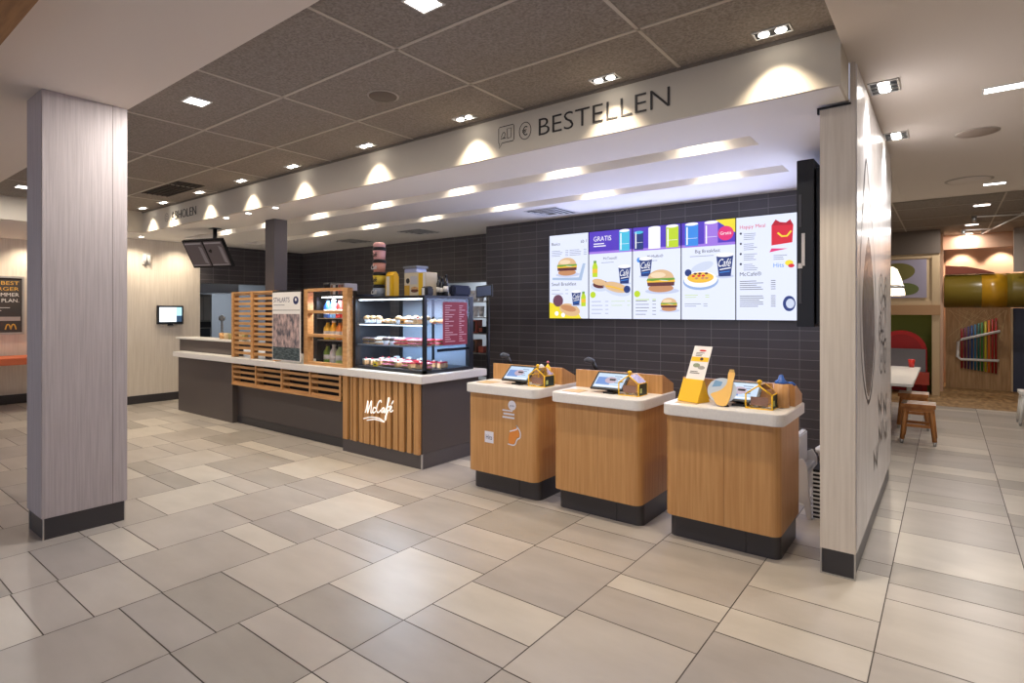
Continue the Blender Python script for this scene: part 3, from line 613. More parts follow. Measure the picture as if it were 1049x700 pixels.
t2 = thing('red_notice', (cx1, 4.4, 1.2), 'dark red printed notice on the side glass of the display case', 'sign')
MB(mat('wine_red_print', (150,44,62), .6)).box(cx1-.006, cx1-.002, 4.32, 4.70, 1.235, 1.70).build('sheet', t2)
b = MB(mat('pale_pink_print', (220,170,176), .6)); M = frame((cx1-.0012, 4.32, 1.235), (0,1,0), (0,0,1))
for k in range(17): e = .05+.17*random.random(); rect(b, M, .03, .03+e, .42-.024*k, .429-.024*k, _m['pale_pink_print']); rect(b, M, .25, .25+e*.6, .42-.024*k, .429-.024*k, _m['pale_pink_print'])
b.build('print', t2)
# pastries: one of each kind, then copies
def donut(m, nm, tops):
    t = thing('donut', (0,0,0), nm, 'donut'); b = MB(BUN)
    def torus(R, r, z, a0, a1, seg=18, n=8):
        prof = [(R+r*math.cos(a0+(a1-a0)*k/n), z+r*.8*math.sin(a0+(a1-a0)*k/n)) for k in range(n+1)]
        return prof
    b.lathe(torus(.03,.018,.0155,-PI*.5,PI*1.5), seg=18); b.build('dough', t); q = MB(m); q.lathe(torus(.03,.0195,.0165,0,PI), seg=18); q.build('icing', t); return t
def muffin(m, top):
    t = thing('muffin', (0,0,0), 'muffin', 'muffin'); MB(m).lathe([(.024,0),(.032,.04)], seg=14).build('paper_case', t); MB(top).lathe([(.032,.04),(.042,.05),(.036,.068),(.018,.08),(0,.084)], seg=14).build('muffin_top', t); return t
def croissant():
    t = thing('croissant', (0,0,0), 'croissant', 'croissant'); b = MB(BUN); n = 12; pts = []; rr = []
    for k in range(n+1):
        a = PI*(.1+.8*k/n); pts.append((.055*math.cos(a), .04*math.sin(a)-.02, .024)); rr.append(.006+.018*math.sin(PI*k/n)*(1 if k % 2 else .84))
    b.tube(pts, rr, seg=10); b.build('dough', t); return t
def cake(m, m2):
    t = thing('cake_slice', (0,0,0), 'cake slice', 'cake'); b = MB(BUN); b.prism([(-.035,-.05),(.035,-.05),(0,.06)], .045, BUN, bev=.003); b.build('sponge', t); q = MB(m); q.prism([(-.035,-.05),(.035,-.05),(0,.06)], .014, m, Matrix.Translation((0,0,.046)), bev=.003); q.build('icing', t)
    q = MB(m2); q.lathe([(.012,0),(.010,.012),(0,.018)], (0,-.02,.06), 10); q.build('topping', t); return t
kinds = [('chocolate donut', lambda: donut(CHOC,'x',0)), ('pink iced donut', lambda: donut(PINK,'x',0)), ('red iced donut', lambda: donut(PRED,'x',0)), ('golden muffin', lambda: muffin(PAPER,BUN)), ('chocolate muffin', lambda: muffin(PAPER,CHOC)), ('croissant', croissant), ('red cake slice', lambda: cake(PRED,CREAM)), ('cream cake slice', lambda: cake(CREAM,PRED)), ('sugared donut', lambda: donut(CREAM,'x',0))]
proto = {}
def pastry(kind, x, y, z, rz, shelf, row):
    label = '%s in the %s row on the %s of the display case' % (kind, row, shelf); grp = '%ss, %s row, %s of the display case' % (kind, row, shelf)
    if kind not in proto:
        o = dict(kinds)[kind](); proto[kind] = o; o.scale = (1.08,1.08,1.08); o.location = (x,y,z); o.rotation_euler.z = rz; o['label'] = label; o['group'] = grp
    else: dup(proto[kind], (x,y,z), rz, label, grp)
plan = {('top shelf','front',4.16,1.4635): ['golden muffin']*3+['croissant']*2+['golden muffin','sugared donut','sugared donut','cream cake slice','golden muffin'],
        ('top shelf','rear',4.36,1.4635): ['croissant']*4+['golden muffin']*3+['croissant']*2,
        ('middle shelf','front',4.16,1.2285): ['chocolate donut','chocolate donut','sugared donut','chocolate muffin','chocolate muffin','red iced donut','red iced donut','pink iced donut','pink iced donut','red iced donut'],
        ('middle shelf','rear',4.36,1.2285): ['sugared donut']*4+['red iced donut']*5,
        ('bottom','front',4.18,.9885): ['cream cake slice']*3+['pink iced donut']*2+['cream cake slice','pink iced donut','red cake slice','red cake slice','pink iced donut'],
        ('bottom','rear',4.40,.9885): ['cream cake slice']*4+['red cake slice']*5}
for (sh, row, y, z), L in plan.items():
    for i, k in enumerate(L):
        x = -5.30+(1.0/(len(L)-1))*i*.98; pastry(k, x, y+random.uniform(-.008,.008), z, random.uniform(-.4,.4), sh, row)
        if 'donut' in k: pastry(k, x+random.uniform(-.006,.006), y, z+.037, random.uniform(-.4,.4), sh, 'upper '+row)
for i, x in enumerate((-5.05, -4.60)):
    t = thing('price_card', (x, 4.075, (.987,1.4635)[i]), ('yellow price card at the bottom of the display case','orange price card on the top shelf of the display case')[i], 'price card'); 
    MB((YEL, mat('orange_card', (232,150,50), .6))[i]).box(x-.035, x+.035, 4.074, 4.077, (.987,1.4635)[i], (.987,1.4635)[i]+.05).build('card', t); MB(INK).box(x-.02, x+.02, 4.0728, 4.0738, (.987,1.4635)[i]+.015, (.987,1.4635)[i]+.03).build('print', t)
for i, x in enumerate((-5.2, -4.98, -4.76)):
    b = MB(WHITE); b.lathe([(.03,0),(.035,.05),(.036,.075),(.0,.08)], (x, 4.52, .9885), 14); tag(b.build('dessert_tub'), 'white dessert tub between the cake rows at the bottom of the display case', 'tub', 'dessert tubs in the display case')

# ------------------------------------------------------------ things on top of the display case
TZ = cz1+.031
t = thing('cup_tower', (-5.2, 4.35, TZ), 'tall tower of stacked printed paper cups on top of the display case', 'cup stack')
cc = [mat('grey_blue_cup', (150,160,176), .5), mat('yellow_cup', (226,196,60), .5), mat('rose_cup', (214,150,130), .5), mat('pink_cup', (226,170,168), .5)]
for k in range(4):
    z = TZ+k*.145; q = MB(cc[k]); q.lathe([(.066,0),(.075,.105)], (-5.25,4.30,z), 20); q.build('paper_cup', t); MB(BLACK).lathe([(.078,.105),(.078,.125),(.070,.144)], (-5.25,4.30,z), 20).build('cup_lid', t)
    q = MB(PAPER if k % 2 == 0 else INK); q.text('Café', -.05, .05, 0, .05, M=frame((-5.25, 4.30-.078, z+.03), (1,0,0), (0,.05,1)), ext=.003, shear=.3); q.build('cup_print', t)
MB(cc[3]).lathe([(.07,0),(.075,.03),(.05,.055),(0,.06)], (-5.25,4.30,TZ+.58), 18).build('top_lid', t)
def bag(x, y, w, d, h, m, name, label, cat='bag', band=None):
    t = thing(name, (x,y,TZ), label, cat); b = MB(m); b.box(x-w/2, x+w/2, y-d/2, y+d/2, TZ, TZ+h*.86, bev=.012); b.prism([(-d/2+.006,0),(d/2-.006,0),(0.008,h*.14),(-.008,h*.14)], w-.012, m, frame((x-w/2+.006, y, TZ+h*.85), (0,1,0), (0,0,1))); b.build('pack', t)
    if band: q = MB(band); q.box(x-w*.3, x+w*.1, y-d/2-.0015, y-d/2+.001, TZ+h*.05, TZ+h*.8); q.build('print', t)
    return t
bag(-5.06, 4.33, .14, .10, .29, YEL, 'coffee_bag', 'yellow coffee bag beside the cup tower on the display case', 'bag', CREAM)
t = thing('clear_tub', (-4.93, 4.58, TZ), 'clear tall plastic tub with lid behind the yellow coffee bag', 'tub'); MB(mat('frosted_clear', (170,180,214), .3)).box(-5.04, -4.83, 4.49, 4.66, TZ, TZ+.33, bev=.01).build('tub', t); MB(mat('grey_lid', (120,124,132), .4)).box(-5.05, -4.82, 4.48, 4.67, TZ+.33, TZ+.36, bev=.004).build('lid', t)
t = thing('promo_box', (-4.63, 4.36, TZ), 'large white and yellow promotion box with a burger print on the display case', 'box')
MB(mat('promo_cream', (214,200,170), .6)).box(-4.80, -4.46, 4.28, 4.46, TZ, TZ+.26, bev=.004).build('carton', t)
b = MB(YEL); M = frame((-4.80, 4.2785, TZ), (1,0,0), (0,0,1)); rect(b, M, .23, .30, .01, .25, YEL); rect(b, M, .30, .335, .01, .25, PAPER); rect(b, M, .005, .09, .01, .12, mat('mustard_print', (206,160,50), .6)); b.ell(.06,.17,.03,.03,INK,M); b.ell(.17,.06,.06,.02,mat('patty_print', (110,60,40), .6),M @ Matrix.Translation((0,0,.001))); b.ell(.17,.075,.06,.03,BUN,M @ Matrix.Translation((0,0,.0015)),a0=0,a1=PI); rect(b, M, .10, .21, .13, .22, mat('pale_grey_print', (196,190,190), .6)); b.build('print', t)
for i, (x, h) in enumerate(((-4.42,.22),(-4.37,.20),(-4.31,.235))):
    bt = bottle(x, 4.44, TZ, h, .026, mat('dark_bottle_glass', (28,30,34), .2), BLACK, ('dark syrup bottle right of the promotion box','shorter dark syrup bottle between two taller ones','tallest dark syrup bottle at the right on the display case')[i], 'syrup bottles')
bag(-4.37, 4.22, .10, .10, .10, mat('black_carton', (40,38,40), .6), 'black_carton', 'small black carton in front of the syrup bottles', 'box', PAPER)
b = MB(NAVY); M0 = frame((-4.30, 4.55, TZ), (1,0,0), (0,1,0)); b.box(-4.34, -4.24, 4.50, 4.78, TZ, TZ+.12, mat('navy_cloth', (36,42,66), .8), bev=.02); tag(b.build('folded_cloth'), 'navy blue folded cloth bundle at the right end of the case top', 'cloth')

# cash desk monitor behind the case, and shelving in the opening
t = thing('till_monitor', (-4.56, 5.45, 0), 'black till monitor on a stand behind the display case', 'monitor')
M = frame((-4.66, 5.35, 1.76), (.9,.3,.1), (-.1,.1,1)); b = MB(BLACK); b.prism([(0,0),(.22,0),(.22,.15),(0,.15)], .03, BLACK, M, bev=.004); b.build('housing', t)
b = MB(mat('screen_dark_blue', (60,80,120), .3)); b.prism([(.015,.015),(.205,.015),(.205,.135),(.015,.135)], .001, None, M @ Matrix.Translation((0,0,.031))); b.build('display', t)
b = MB(BLKM); b.tube([(-4.56,5.45,0.0),(-4.56,5.45,1.80)], .02); b.lathe([(.14,0),(.14,.015),(.03,.03)], (-4.56,5.45,0), 20); b.build('stand', t)
t = thing('storage_rack', (-5.95, 6.6, 0), 'steel storage rack in the corner behind the display case', 'rack')
for z in (.55, .95, 1.25, 1.50, 1.74): MB(STEEL).box(-6.55, -5.45, 6.50, 6.88, z, z+.015).build('shelf', t)
for x in (-6.55, -5.47):
    for y in (6.50, 6.86): MB(STEEL).box(x, x+.02, y, y+.02, 0, 2.0).build('post', t)
n = 0
stk = mat('paper_cup_white', (225,225,228), .5); cups = None
for z, nm in ((1.757,'top'),(1.517,'second')):
    for i in range(8):
        x = -6.46+.115*i
        if cups is None:
            cups = thing('cup_stack', (x, 6.6, z), '', 'cup stack'); b = MB(stk); b.lathe([(.035,0),(.045,.10)], (x,6.6,z), 14); b.build('cup', cups); b = MB(stk); b.lathe([(.04,.10),(.046,.12),(.048,.16)], (x,6.6,z), 14); b.build('nested_rims', cups); o = cups
        else: o = dup(cups, (x, 6.6, z))
        o['label'] = 'stack of white cups on the %s shelf of the steel rack' % nm; o['group'] = 'cup stacks on the %s rack shelf' % nm
boxes = [mat('rack_brown', (120,84,66), .6), mat('rack_white', (210,205,200), .6), mat('rack_black', (40,36,36), .6), mat('rack_red', (160,80,66), .6)]
for z, nm in ((1.267,'third'),(.967,'fourth')):
    for i in range(7):
        x = -6.45+.14*i; h = .10+.05*((i*7) % 3); b = MB(boxes[(i*3+int(z*10)) % 4]); b.box(x-.05, x+.05, 6.53, 6.68, z, z+h, bev=.004); b.box(x-.03, x+.03, 6.528, 6.53, z+.02, z+h-.02, boxes[(i+1) % 4])
        tag(b.build('supply_box'), 'small supply box on the %s shelf of the steel rack' % nm, 'box', 'supply boxes on the %s rack shelf' % nm)
# clutter visible over the slatted screen
t = thing('coffee_grinder', (-7.0, 4.75, CT), 'dark coffee machine seen over the slatted screen right of the column', 'coffee machine')
MB(BLKM).box(-6.99, -6.45, 4.50, 4.90, CT+.001, 1.86, bev=.01).build('body', t)
for x in (-6.84, -6.68):
    q = MB(mat('hopper_smoke', (70,68,70), .2)); q.lathe([(.03,0),(.06,.10),(.065,.13)], (x,4.70,1.861), 16); q.build('bean_hopper', t)
t = thing('glass_jar', (-6.2, 4.75, 1.82), 'clear box of packets standing on the drinks chiller', 'box'); b = MB(mat('clear_box_grey', (150,142,134), .3)); b.box(-6.22, -5.92, 4.3, 4.5, 1.801, 1.95, bev=.006); b.build('box_body', t)
q = MB(PAPER); 
for k in range(5): q.box(-6.20+.055*k, -6.16+.055*k, 4.297, 4.2995, 1.81, 1.93, boxes[k % 4])
q.build('packet_print', t)

# kitchen seen through the left opening
light('AREA', 'kitchen_light', (-12.6, 6.5, 2.58), 45, (.86,.93,1), (0,0,0), 1.2)
light('AREA', 'backroom_light', (-7.0, 8.1, 2.58), 90, (.9,.95,1), (0,0,0), 1.5)
t = thing('extraction_hood', (-13, 5.9, 1.9), 'steel extraction hood at the top of the left kitchen opening', 'hood'); MB(STEEL).box(-12.7, -11.9, 4.9, 6.0, 1.98, 2.35, bev=.01).build('canopy', t); MB(STEEL).box(-12.5, -12.1, 5.2, 5.6, 2.35, 2.6).build('duct', t)
t = thing('kitchen_cabinet', (-12.9, 5.3, 0), 'tall grey cabinet with a dark opening seen through the left kitchen opening', 'cabinet')
MB(mat('cabinet_grey', (122,122,120), .5)).box(-12.9, -12.3, 4.85, 5.62, 0, 1.96).build('body', t); 
for k in range(5): MB(mat('cabinet_panel', (146,144,138), .5)).box(-12.298, -12.290, 4.9+.14*k, 5.02+.14*k, 1.42, 1.90).build('panel', t)
MB(BLACK).box(-12.298, -12.285, 4.9, 5.6, 1.26, 1.38).build('handle_rail', t); MB(mat('oven_glass', (58,60,64), .2)).box(-12.298, -12.29, 4.92, 5.58, .8, 1.24).build('oven_door', t)
t = thing('tap', (-11.9, 5.75, CT), 'white sauce dispenser in the left kitchen opening', 'dispenser'); MB(WHITE).lathe([(.05,0),(.05,.18),(.02,.24),(.02,.45),(.06,.47),(.06,.54),(.0,.58)], (-11.7,5.55,CT), 16).build('body', t); MB(BLUE).lathe([(.052,.06),(.052,.15)], (-11.7,5.55,CT), 16).build('print', t)
b = MB(STEEL); b.box(-12.2, -11.35, 4.9, 6.6, .85, CT); b.box(-12.15, -12.1, 4.95, 5.0, 0, .85); b.box(-12.15, -12.1, 6.5, 6.55, 0, .85); tag(b.build('steel_worktable'), 'steel worktable behind the left kitchen opening', 'table')
for i in range(6):
    x = -8.95+.14*i; b = MB((BUN, mat('cup_tan', (206,180,140), .6), mat('cup_olive', (150,140,90), .6))[i % 3]); b.lathe([(.035,0),(.045,.09),(.0,.095)], (x, 4.25, 1.171), 14); 
    tag(b.build('paper_cup'), 'small %s paper cup on the raised ledge left of the slatted screen' % ('brown','tan','olive')[i % 3], 'cup', 'paper cups on the raised ledge')
# pick-up monitors
t = thing('pickup_monitor', (-8.9, 4.0, 2.853), 'pair of grey tilted order monitors hanging from the ceiling at the left', 'monitor')
M = frame((-9.30, 3.98, 2.30), (.94,.342,0.0), (.171,-.47,.86)) @ Matrix.Diagonal((.55,1,1,1))
MB(BLKM).prism([(-.02,-.03),(1.36,-.03),(1.36,.43),(-.02,.43)], .05, BLKM, M @ Matrix.Translation((0,0,-.05)), bev=.005).build('housing', t)
for k in (0,1):
    b = MB(mat('monitor_face', (104,96,98), .35, emit=.0)); b.prism([(k*.68+.02,0),(k*.68+.64,0),(k*.68+.64,.40),(k*.68+.02,.40)], .002, None, M); b.build('display', t)
    b = MB(mat('monitor_reading', (176,172,176), .4)); Mz = M @ Matrix.Translation((0,0,.0035)); x = k*.68
    rect(b, Mz, x+.03, x+.60, .36, .385, _m['monitor_reading']); rect(b, Mz, x+.03, x+.60, .01, .025, _m['monitor_reading']); b.prism([(x+.48,.06),(x+.60,.03),(x+.58,.30),(x+.47,.33)], 0, mat('monitor_reading2', (146,142,146), .4), Mz); b.build('display_text', t)
b = MB(BLKM); b.tube([(-8.78,4.06,2.853),(-8.78,4.06,2.60)], .03); b.tube([(-8.78,4.06,2.60),(-8.85,4.02,2.50)], .03); b.box(-8.86, -8.70, 4.00, 4.12, 2.845, 2.853); b.build('ceiling_mount', t)

# things on the cream left wall
t = thing('wall_tablet', (-11.1, 4.33, 1.33), 'small black tablet with a bright display on the cream wall', 'tablet')
MB(BLACK).box(-11.1, -11.05, 4.12, 4.55, 1.37, 1.70, bev=.005).build('housing', t); M = frame((-11.0495, 4.12, 1.37), (0,1,0), (0,0,1))
b = MB(E_W); rect(b, M, .03, .31, .04, .30, em('tablet_white', (236,246,255), 1.3)); rect(b, M, .31, .40, .04, .15, em('tablet_slate', (50,80,110), .8)); rect(b, M, .31, .40, .15, .30, em('tablet_cyan', (170,220,236), 1.2)); b.build('display', t)
MB(BLACK).box(-11.1, -11.06, 4.30, 4.38, 1.34, 1.37).build('mount', t)
t = thing('wall_lamp', (-11.1, 3.95, 2.45), 'small white twin fitting high on the cream wall', 'wall fitting'); MB(WHITE).box(-11.1, -11.08, 3.90, 4.02, 2.42, 2.62).build('plate', t)
for y in (3.93, 3.99): MB(WHITE).lathe([(.022,0),(.03,.16)], (-11.055,y,2.43), 14).build('cup', t)
t = thing('wall_poster', (-12.8, 2.2, 1.2), 'dark framed poster with white and gold words at the far left wall', 'poster')
b = MB(TRIMM); b.box(-12.80, -12.77, 1.88, 2.66, 1.20, 1.235); b.box(-12.80, -12.77, 1.88, 2.66, 2.17, 2.205); b.box(-12.80, -12.77, 1.88, 1.91, 1.235, 2.17); b.box(-12.80, -12.77, 2.63, 2.66, 1.235, 2.17); b.build('frame', t)
MB(mat('poster_charcoal', (64,58,56), .6)).box(-12.799, -12.785, 1.91, 2.63, 1.235, 2.17).build('sheet', t)
M = frame((-12.784, 1.91, 1.235), (0,1,0), (0,0,1)); b = MB(PAPER); gold = mat('gold_print', (220,170,70), .6)
b.text('DER BEST', .20, .68, .82, .88, gold, M); b.text('BURGER', .25, .68, .72, .78, gold, M); b.text('WIE IMMER', .22, .68, .62, .68, PAPER, M); b.text('DER PLAN.', .26, .68, .52, .58, PAPER, M)
lines(b, M, .2, .68, .42, 3, .05, PAPER, .01, False); rect(b, M, .2, .7, .2, .27, mat('poster_band', (170,160,156), .6))
for k in (0,1): b.stroke(spline([(.50+.07*k,.05),(.515+.07*k,.12),(.535+.07*k,.14),(.555+.07*k,.12),(.57+.07*k,.05)], 4), .018, m=gold, M=M)
b.build('print', t)
t = thing('high_table', (-12.2, 2.2, 0), 'table with an orange top and wooden legs behind the pale pillar at the left', 'table')
MB(ORANGE).box(-12.72, -11.90, 1.3, 3.0, .73, .84, bev=.01).build('tabletop', t)
for x in (-12.62, -12.06):
    for y in (1.42, 2.12): MB(OAK).box(x-.05, x+.05, y-.05, y+.05, 0, .73).build('leg', t)

# ------------------------------------------------------------ order kiosks
def kiosk(x, label):
    """x = left edge of the plinth"""
    t = thing('order_kiosk', (x+.36, 4.15, 0), label, 'counter', 'order kiosks in a row')
    b = MB(ANTH2); b.prism(rounded(x-.005, x+.73, 3.915, 4.40, .05, corners=(1,1,0,0)), .17, ANTH2); b.box(x+.52, x+.524, 3.913, 3.917, 0, .17, BLACK); b.build('plinth', t)
    b = MB(OAK); b.prism(rounded(x-.01, x+.745, 3.84, 4.42, .06, corners=(1,1,0,0)), .704, OAK, Matrix.Translation((0,0,.17))); b.box(x+.40, x+.402, 3.8392, 3.842, .17, .87, mat('veneer_joint', (150,104,60), .6)); b.build('cabinet_body', t)
    b = MB(WTOP); b.prism(rounded(x-.022, x+.775, 3.80, 4.46, .07, corners=(1,1,0,0)), .076, WTOP, Matrix.Translation((0,0,.875)), bev=.005); b.build('worktop', t)
    zb = .9515; b = MB(OAK)
    b.box(x-.0, x+.74, 4.22, 4.24, zb, 1.10)
    for xs_ in (x-.02, x+.74): b.prism([(4.22,zb),(4.45,zb),(4.45,1.015),(4.24,1.10),(4.22,1.10)], .02, OAK, frame((xs_, 0, 0), (0,1,0), (0,0,1)))
    b.build('back_panel', t)
    b = MB(PAPER); b.box(x+.04, x+.2, 3.90, 4.05, .952, .954, mat('tan_sticker', (206,176,130), .6)); b.build('worktop_sticker', t)
    return t
kx = (-3.445, -2.52, -1.575)
kiosk(kx[0], 'oak order kiosk with a white sticker on its front, leftmost of three'); kiosk(kx[1], 'oak order kiosk between two other kiosks, plain oak front'); kiosk(kx[2], 'oak order kiosk nearest the partition, with a yellow leaflet stand on top')
def tablet(cx, cy, label):
    t = thing('order_tablet', (cx, cy, .951), label, 'tablet', 'tilted order tablets'); a = math.radians(40)
    M = frame((cx-.16, cy-.04, .975), (1,0,0), (0, math.cos(a), math.sin(a)))
    MB(BLACK).prism([(0,0),(.29,0),(.29,.19),(0,.19)], .014, BLACK, M @ Matrix.Translation((0,0,-.0)), bev=.003).build('housing', t)
    b = MB(em('tablet_light', (196,222,250), .72)); Mz = M @ Matrix.Translation((0,0,.0148)); rect(b, Mz, .018, .272, .02, .172, em('tablet_light', (196,222,250), .72))
    Mz2 = Mz @ Matrix.Translation((0,0,.0006)); rect(b, Mz2, .03, .15, .05, .13, em('tablet_pic', (90,140,215), .72)); b.ell(.15,.10,.05,.035,em('tablet_pic2', (170,150,170), .9),Mz2 @ Matrix.Translation((0,0,.0005))); lines(b, Mz2, .17, .26, .14, 4, .022, E_NV, .006, False); rect(b, Mz2, .03, .26, .03, .04, E_W); b.build('display', t)
    b = MB(BLACK); b.box(cx-.04, cx+.05, cy-.05, cy+.06, .952, .966); b.prism([(0,0),(.07,0),(.055,.10),(.05,.10)], .05, BLACK, frame((cx-.02, cy-.02, .962), (0,1,0), (0,0,1))); b.build('stand', t)
tablet(-3.02, 4.03, 'tilted order tablet on the leftmost kiosk'); tablet(-2.11, 4.03, 'tilted order tablet on the middle kiosk'); tablet(-1.13, 4.05, 'tilted order tablet half hidden behind the round board on the right kiosk')
def house(cx, cy, label):
    t = thing('donation_box', (cx, cy, .951), label, 'donation box', 'house shaped donation boxes'); w_, h1, h2, d = .165, .095, .155, .15
    prof = [(0,0),(w_,0),(w_,h1),(w_/2,h2),(0,h1)]; M = frame((cx-w_/2, cy, .953), (1,0,0), (0,0,1))
    b = MB(YEL); P = prof+[prof[0]]
    for a, c in zip(P, P[1:]): b.tube([M @ Vector((a[0],a[1],0)), M @ Vector((c[0],c[1],0))], .0055, YEL, 6); b.tube([M @ Vector((a[0],a[1],-d)), M @ Vector((c[0],c[1],-d))], .005, YEL, 6)
    for q in prof: b.tube([M @ Vector((q[0],q[1],0)), M @ Vector((q[0],q[1],-d))], .0045, YEL, 6)
    b.build('edge_frame', t); MB(GLASS).prism(prof, .002, GLASS, M).build('front_pane', t)
    b = MB(mat('charity_print', (30,44,34), .5)); b.box(cx+w_/2-.001, cx+w_/2+.003, cy+.006, cy+d-.004, .957, .953+h1-.006); b.box(cx+w_/2+.003, cx+w_/2+.0045, cy+.02, cy+.05, .975, 1.01, mat('charity_logo', (190,200,120), .5)); b.build('side_print', t)
    b = MB(glass('roof_clear', (.8,.76,.8))); b.prism([(0,0),(d,0),(d,.004),(0,.004)], math.hypot(w_/2, h2-h1), None, frame((cx+w_/2, cy, .953+h1), (0,1,0), (.0, 0, 1)) @ Matrix.Rotation(0, 4, 'X') if False else frame((cx+w_/2, cy+d, .953+h1), (0,-1,0), (h2-h1, 0, w_/2))); b.build('roof_panel', t)
    b = MB(mat('coins_and_notes', (170,128,60), .5)); rnd = random.Random(int(cx*100))
    for k in range(26): b.lathe([(.011,0),(.011,.003)], (cx+rnd.uniform(-.055,.055), cy+rnd.uniform(.02,.10), .955+.0032*(k//4)), 10, (STEEL, _m['coins_and_notes'], YEL)[k % 3])
    b.build('coins', t); MB(mat('picture_card', (150,110,90), .6)).box(cx-.055, cx+.055, cy+.012, cy+.014, .975, 1.03).build('picture_card', t)
    b = MB(YEL); b.lathe([(.009,-.01),(.009,.012),(.016,.016),(.016,.03),(.006,.036)], (cx, cy+.02, .953+h2), 12); b.build('chimney_knob', t)
house(-2.79, 3.98, 'yellow edged house shaped donation box on the leftmost kiosk'); house(-1.93, 3.98, 'yellow edged house shaped donation box on the middle kiosk'); house(-.985, 3.965, 'yellow edged house shaped donation box on the right kiosk')
# soft toy on the left kiosk's donation box
t = thing('paper_figure', (-2.83, 4.16, .951), 'small yellow figure with a white wing behind the leftmost donation box', 'figurine')
b = MB(YEL); b.lathe([(.03,0),(.034,.10),(.024,.15),(.0,.19)], (-2.80,4.17,.953), 14); b.build('body', t); MB(mat('wing_grey', (210,206,204), .6)).lathe([(0,-.035),(.03,-.02),(.035,.0),(.02,.03),(0,.04)], (-2.87,4.17,1.09), 12).build('wing', t); MB(PINK).lathe([(0,-.014),(.014,0),(0,.014)], (-2.80,4.17,1.15), 10).build('head', t)
def scanner(x, label):
    t = thing('hand_scanner', (x, 4.3, .951), label, 'scanner', 'hand scanners behind the kiosk panels')
    b = MB(BLACK); b.lathe([(.045,0),(.04,.02),(.018,.03),(.018,.12)], (x,4.33,.952), 14); b.build('stand', t)
    b = MB(mat('scanner_grey', (70,74,84), .35)); b.tube([(x-.05,4.32,1.165),(x-.02,4.325,1.175),(x+.03,4.33,1.16)], [.018,.028,.024]); b.tube([(x+.02,4.33,1.16),(x+.06,4.34,1.08)], [.02,.016], BLACK); b.build('scanner_head', t)
scanner(-3.40, 'black hand scanner behind the back panel of the leftmost kiosk'); scanner(-2.46, 'black hand scanner behind the back panel of the middle kiosk')
# leaflet stand
t = thing('leaflet_stand', (-1.46, 4.0, .951), 'tall yellow leaflet stand leaning back on the right kiosk', 'leaflet stand'); a = math.radians(66)
sn, cs = math.sin(.3), math.cos(.3); Mo = Vector((-1.54, 3.985, .953)); M = frame(Mo, (cs,-sn,0), (sn*math.cos(a), cs*math.cos(a), math.sin(a))); d = mat('stand_yellow_dark', (232,176,20), .5)
b = MB(YEL); b.prism([(0,0),(.17,0),(.17,.17),(0,.17)], .012, YEL, M @ Matrix.Translation((0,0,.0))); 
for q in (0, .165): b.prism([(0,0),(.13,0),(.07,.155)], .005, d, frame(Mo+Vector((cs,-sn,0))*q, (sn,cs,0), (0,0,1)))
b.build('holder', t)
b = MB(PAPER); b.prism([(.008,.15),(.162,.15),(.16,.43),(.01,.43)], .003, PAPER, M @ Matrix.Translation((0,0,-.006))); b.build('leaflet', t)
b = MB(YEL); Mz = M @ Matrix.Translation((0,0,.0128)); M2 = M @ Matrix.Translation((0,0,-.002)); rect(b, M2, .012, .158, .31, .345, YEL); b.ell(.10,.33,.014,.011,CHOC,M2 @ Matrix.Translation((0,0,.001))); b.ell(.09,.395,.03,.007,RED,M2); lines(b, M2, .04, .14, .375, 3, .011, INK, .004, False); lines(b, M2, .03, .15, .23, 2, .012, INK, .005, False)
b.ell(.07,.28,.03,.016,mat('print_sage', (140,150,120), .6),M2); b.ell(.115,.265,.03,.014,mat('print_grey', (160,156,150), .6),M2); rect(b, Mz, .005, .165, .004, .165, mat('stand_front', (240,184,24), .5)); b.build('print', t)
# round board with golden figure
t = thing('round_board', (-1.16, 3.95, .951), 'round pale board with a golden bottle shape standing on the right kiosk', 'display board')
M = frame((-1.22, 3.955, 1.055), (1,.0,0), (0,.35,1)); b = MB(mat('board_blue_grey', (190,200,212), .5)); b.prism([(.098*math.cos(k*PI/16), .088*math.sin(k*PI/16)) for k in range(32)], .006, None, M); b.build('disc', t)
b = MB(mat('golden_print', (240,190,100), .5)); b.prism(spline([(-.03,-.10),(.03,-.10),(.055,-.02),(.06,.06),(.065,.13),(.025,.13),(.02,.05),(-.02,.0),(-.08,-.03),(-.06,-.06)], 4, True), .006, None, M @ Matrix.Translation((.01,0,.007))); b.build('golden_shape', t)
MB(mat('golden_top', (200,160,90), .5)).prism([(.035,.13),(.072,.13),(.068,.15),(.04,.15)], .006, None, M @ Matrix.Translation((0,0,.007))).build('shape_top', t); MB(mat('board_print', (120,160,196), .5)).prism([(-.07,.02),(-.01,.03),(.0,.06),(-.05,.07)], .001, None, M @ Matrix.Translation((0,0,.0065))).build('blue_print', t)
MB(BLACK).lathe([(.03,0),(.02,.012)], (-1.20,3.95,.952), 14).build('foot', t)
t = thing('blue_dispenser', (-.86, 4.25, .951), 'blue bottle in an oak cup holder at the right back corner of the right kiosk', 'dispenser')
MB(OAK).lathe([(.05,0),(.05,.16),(.044,.16),(.044,.15)], (-.885,4.14,.953), 20).build('oak_holder', t); MB(BLUE).lathe([(.04,.15),(.042,.17),(.022,.185),(.012,.215),(.0,.22)], (-.885,4.14,.953), 16).build('bottle', t); MB(BLUE).tube([(-.86,4.14,1.115),(-.82,4.15,1.12),(-.80,4.15,1.105)], .008).build('spout', t)
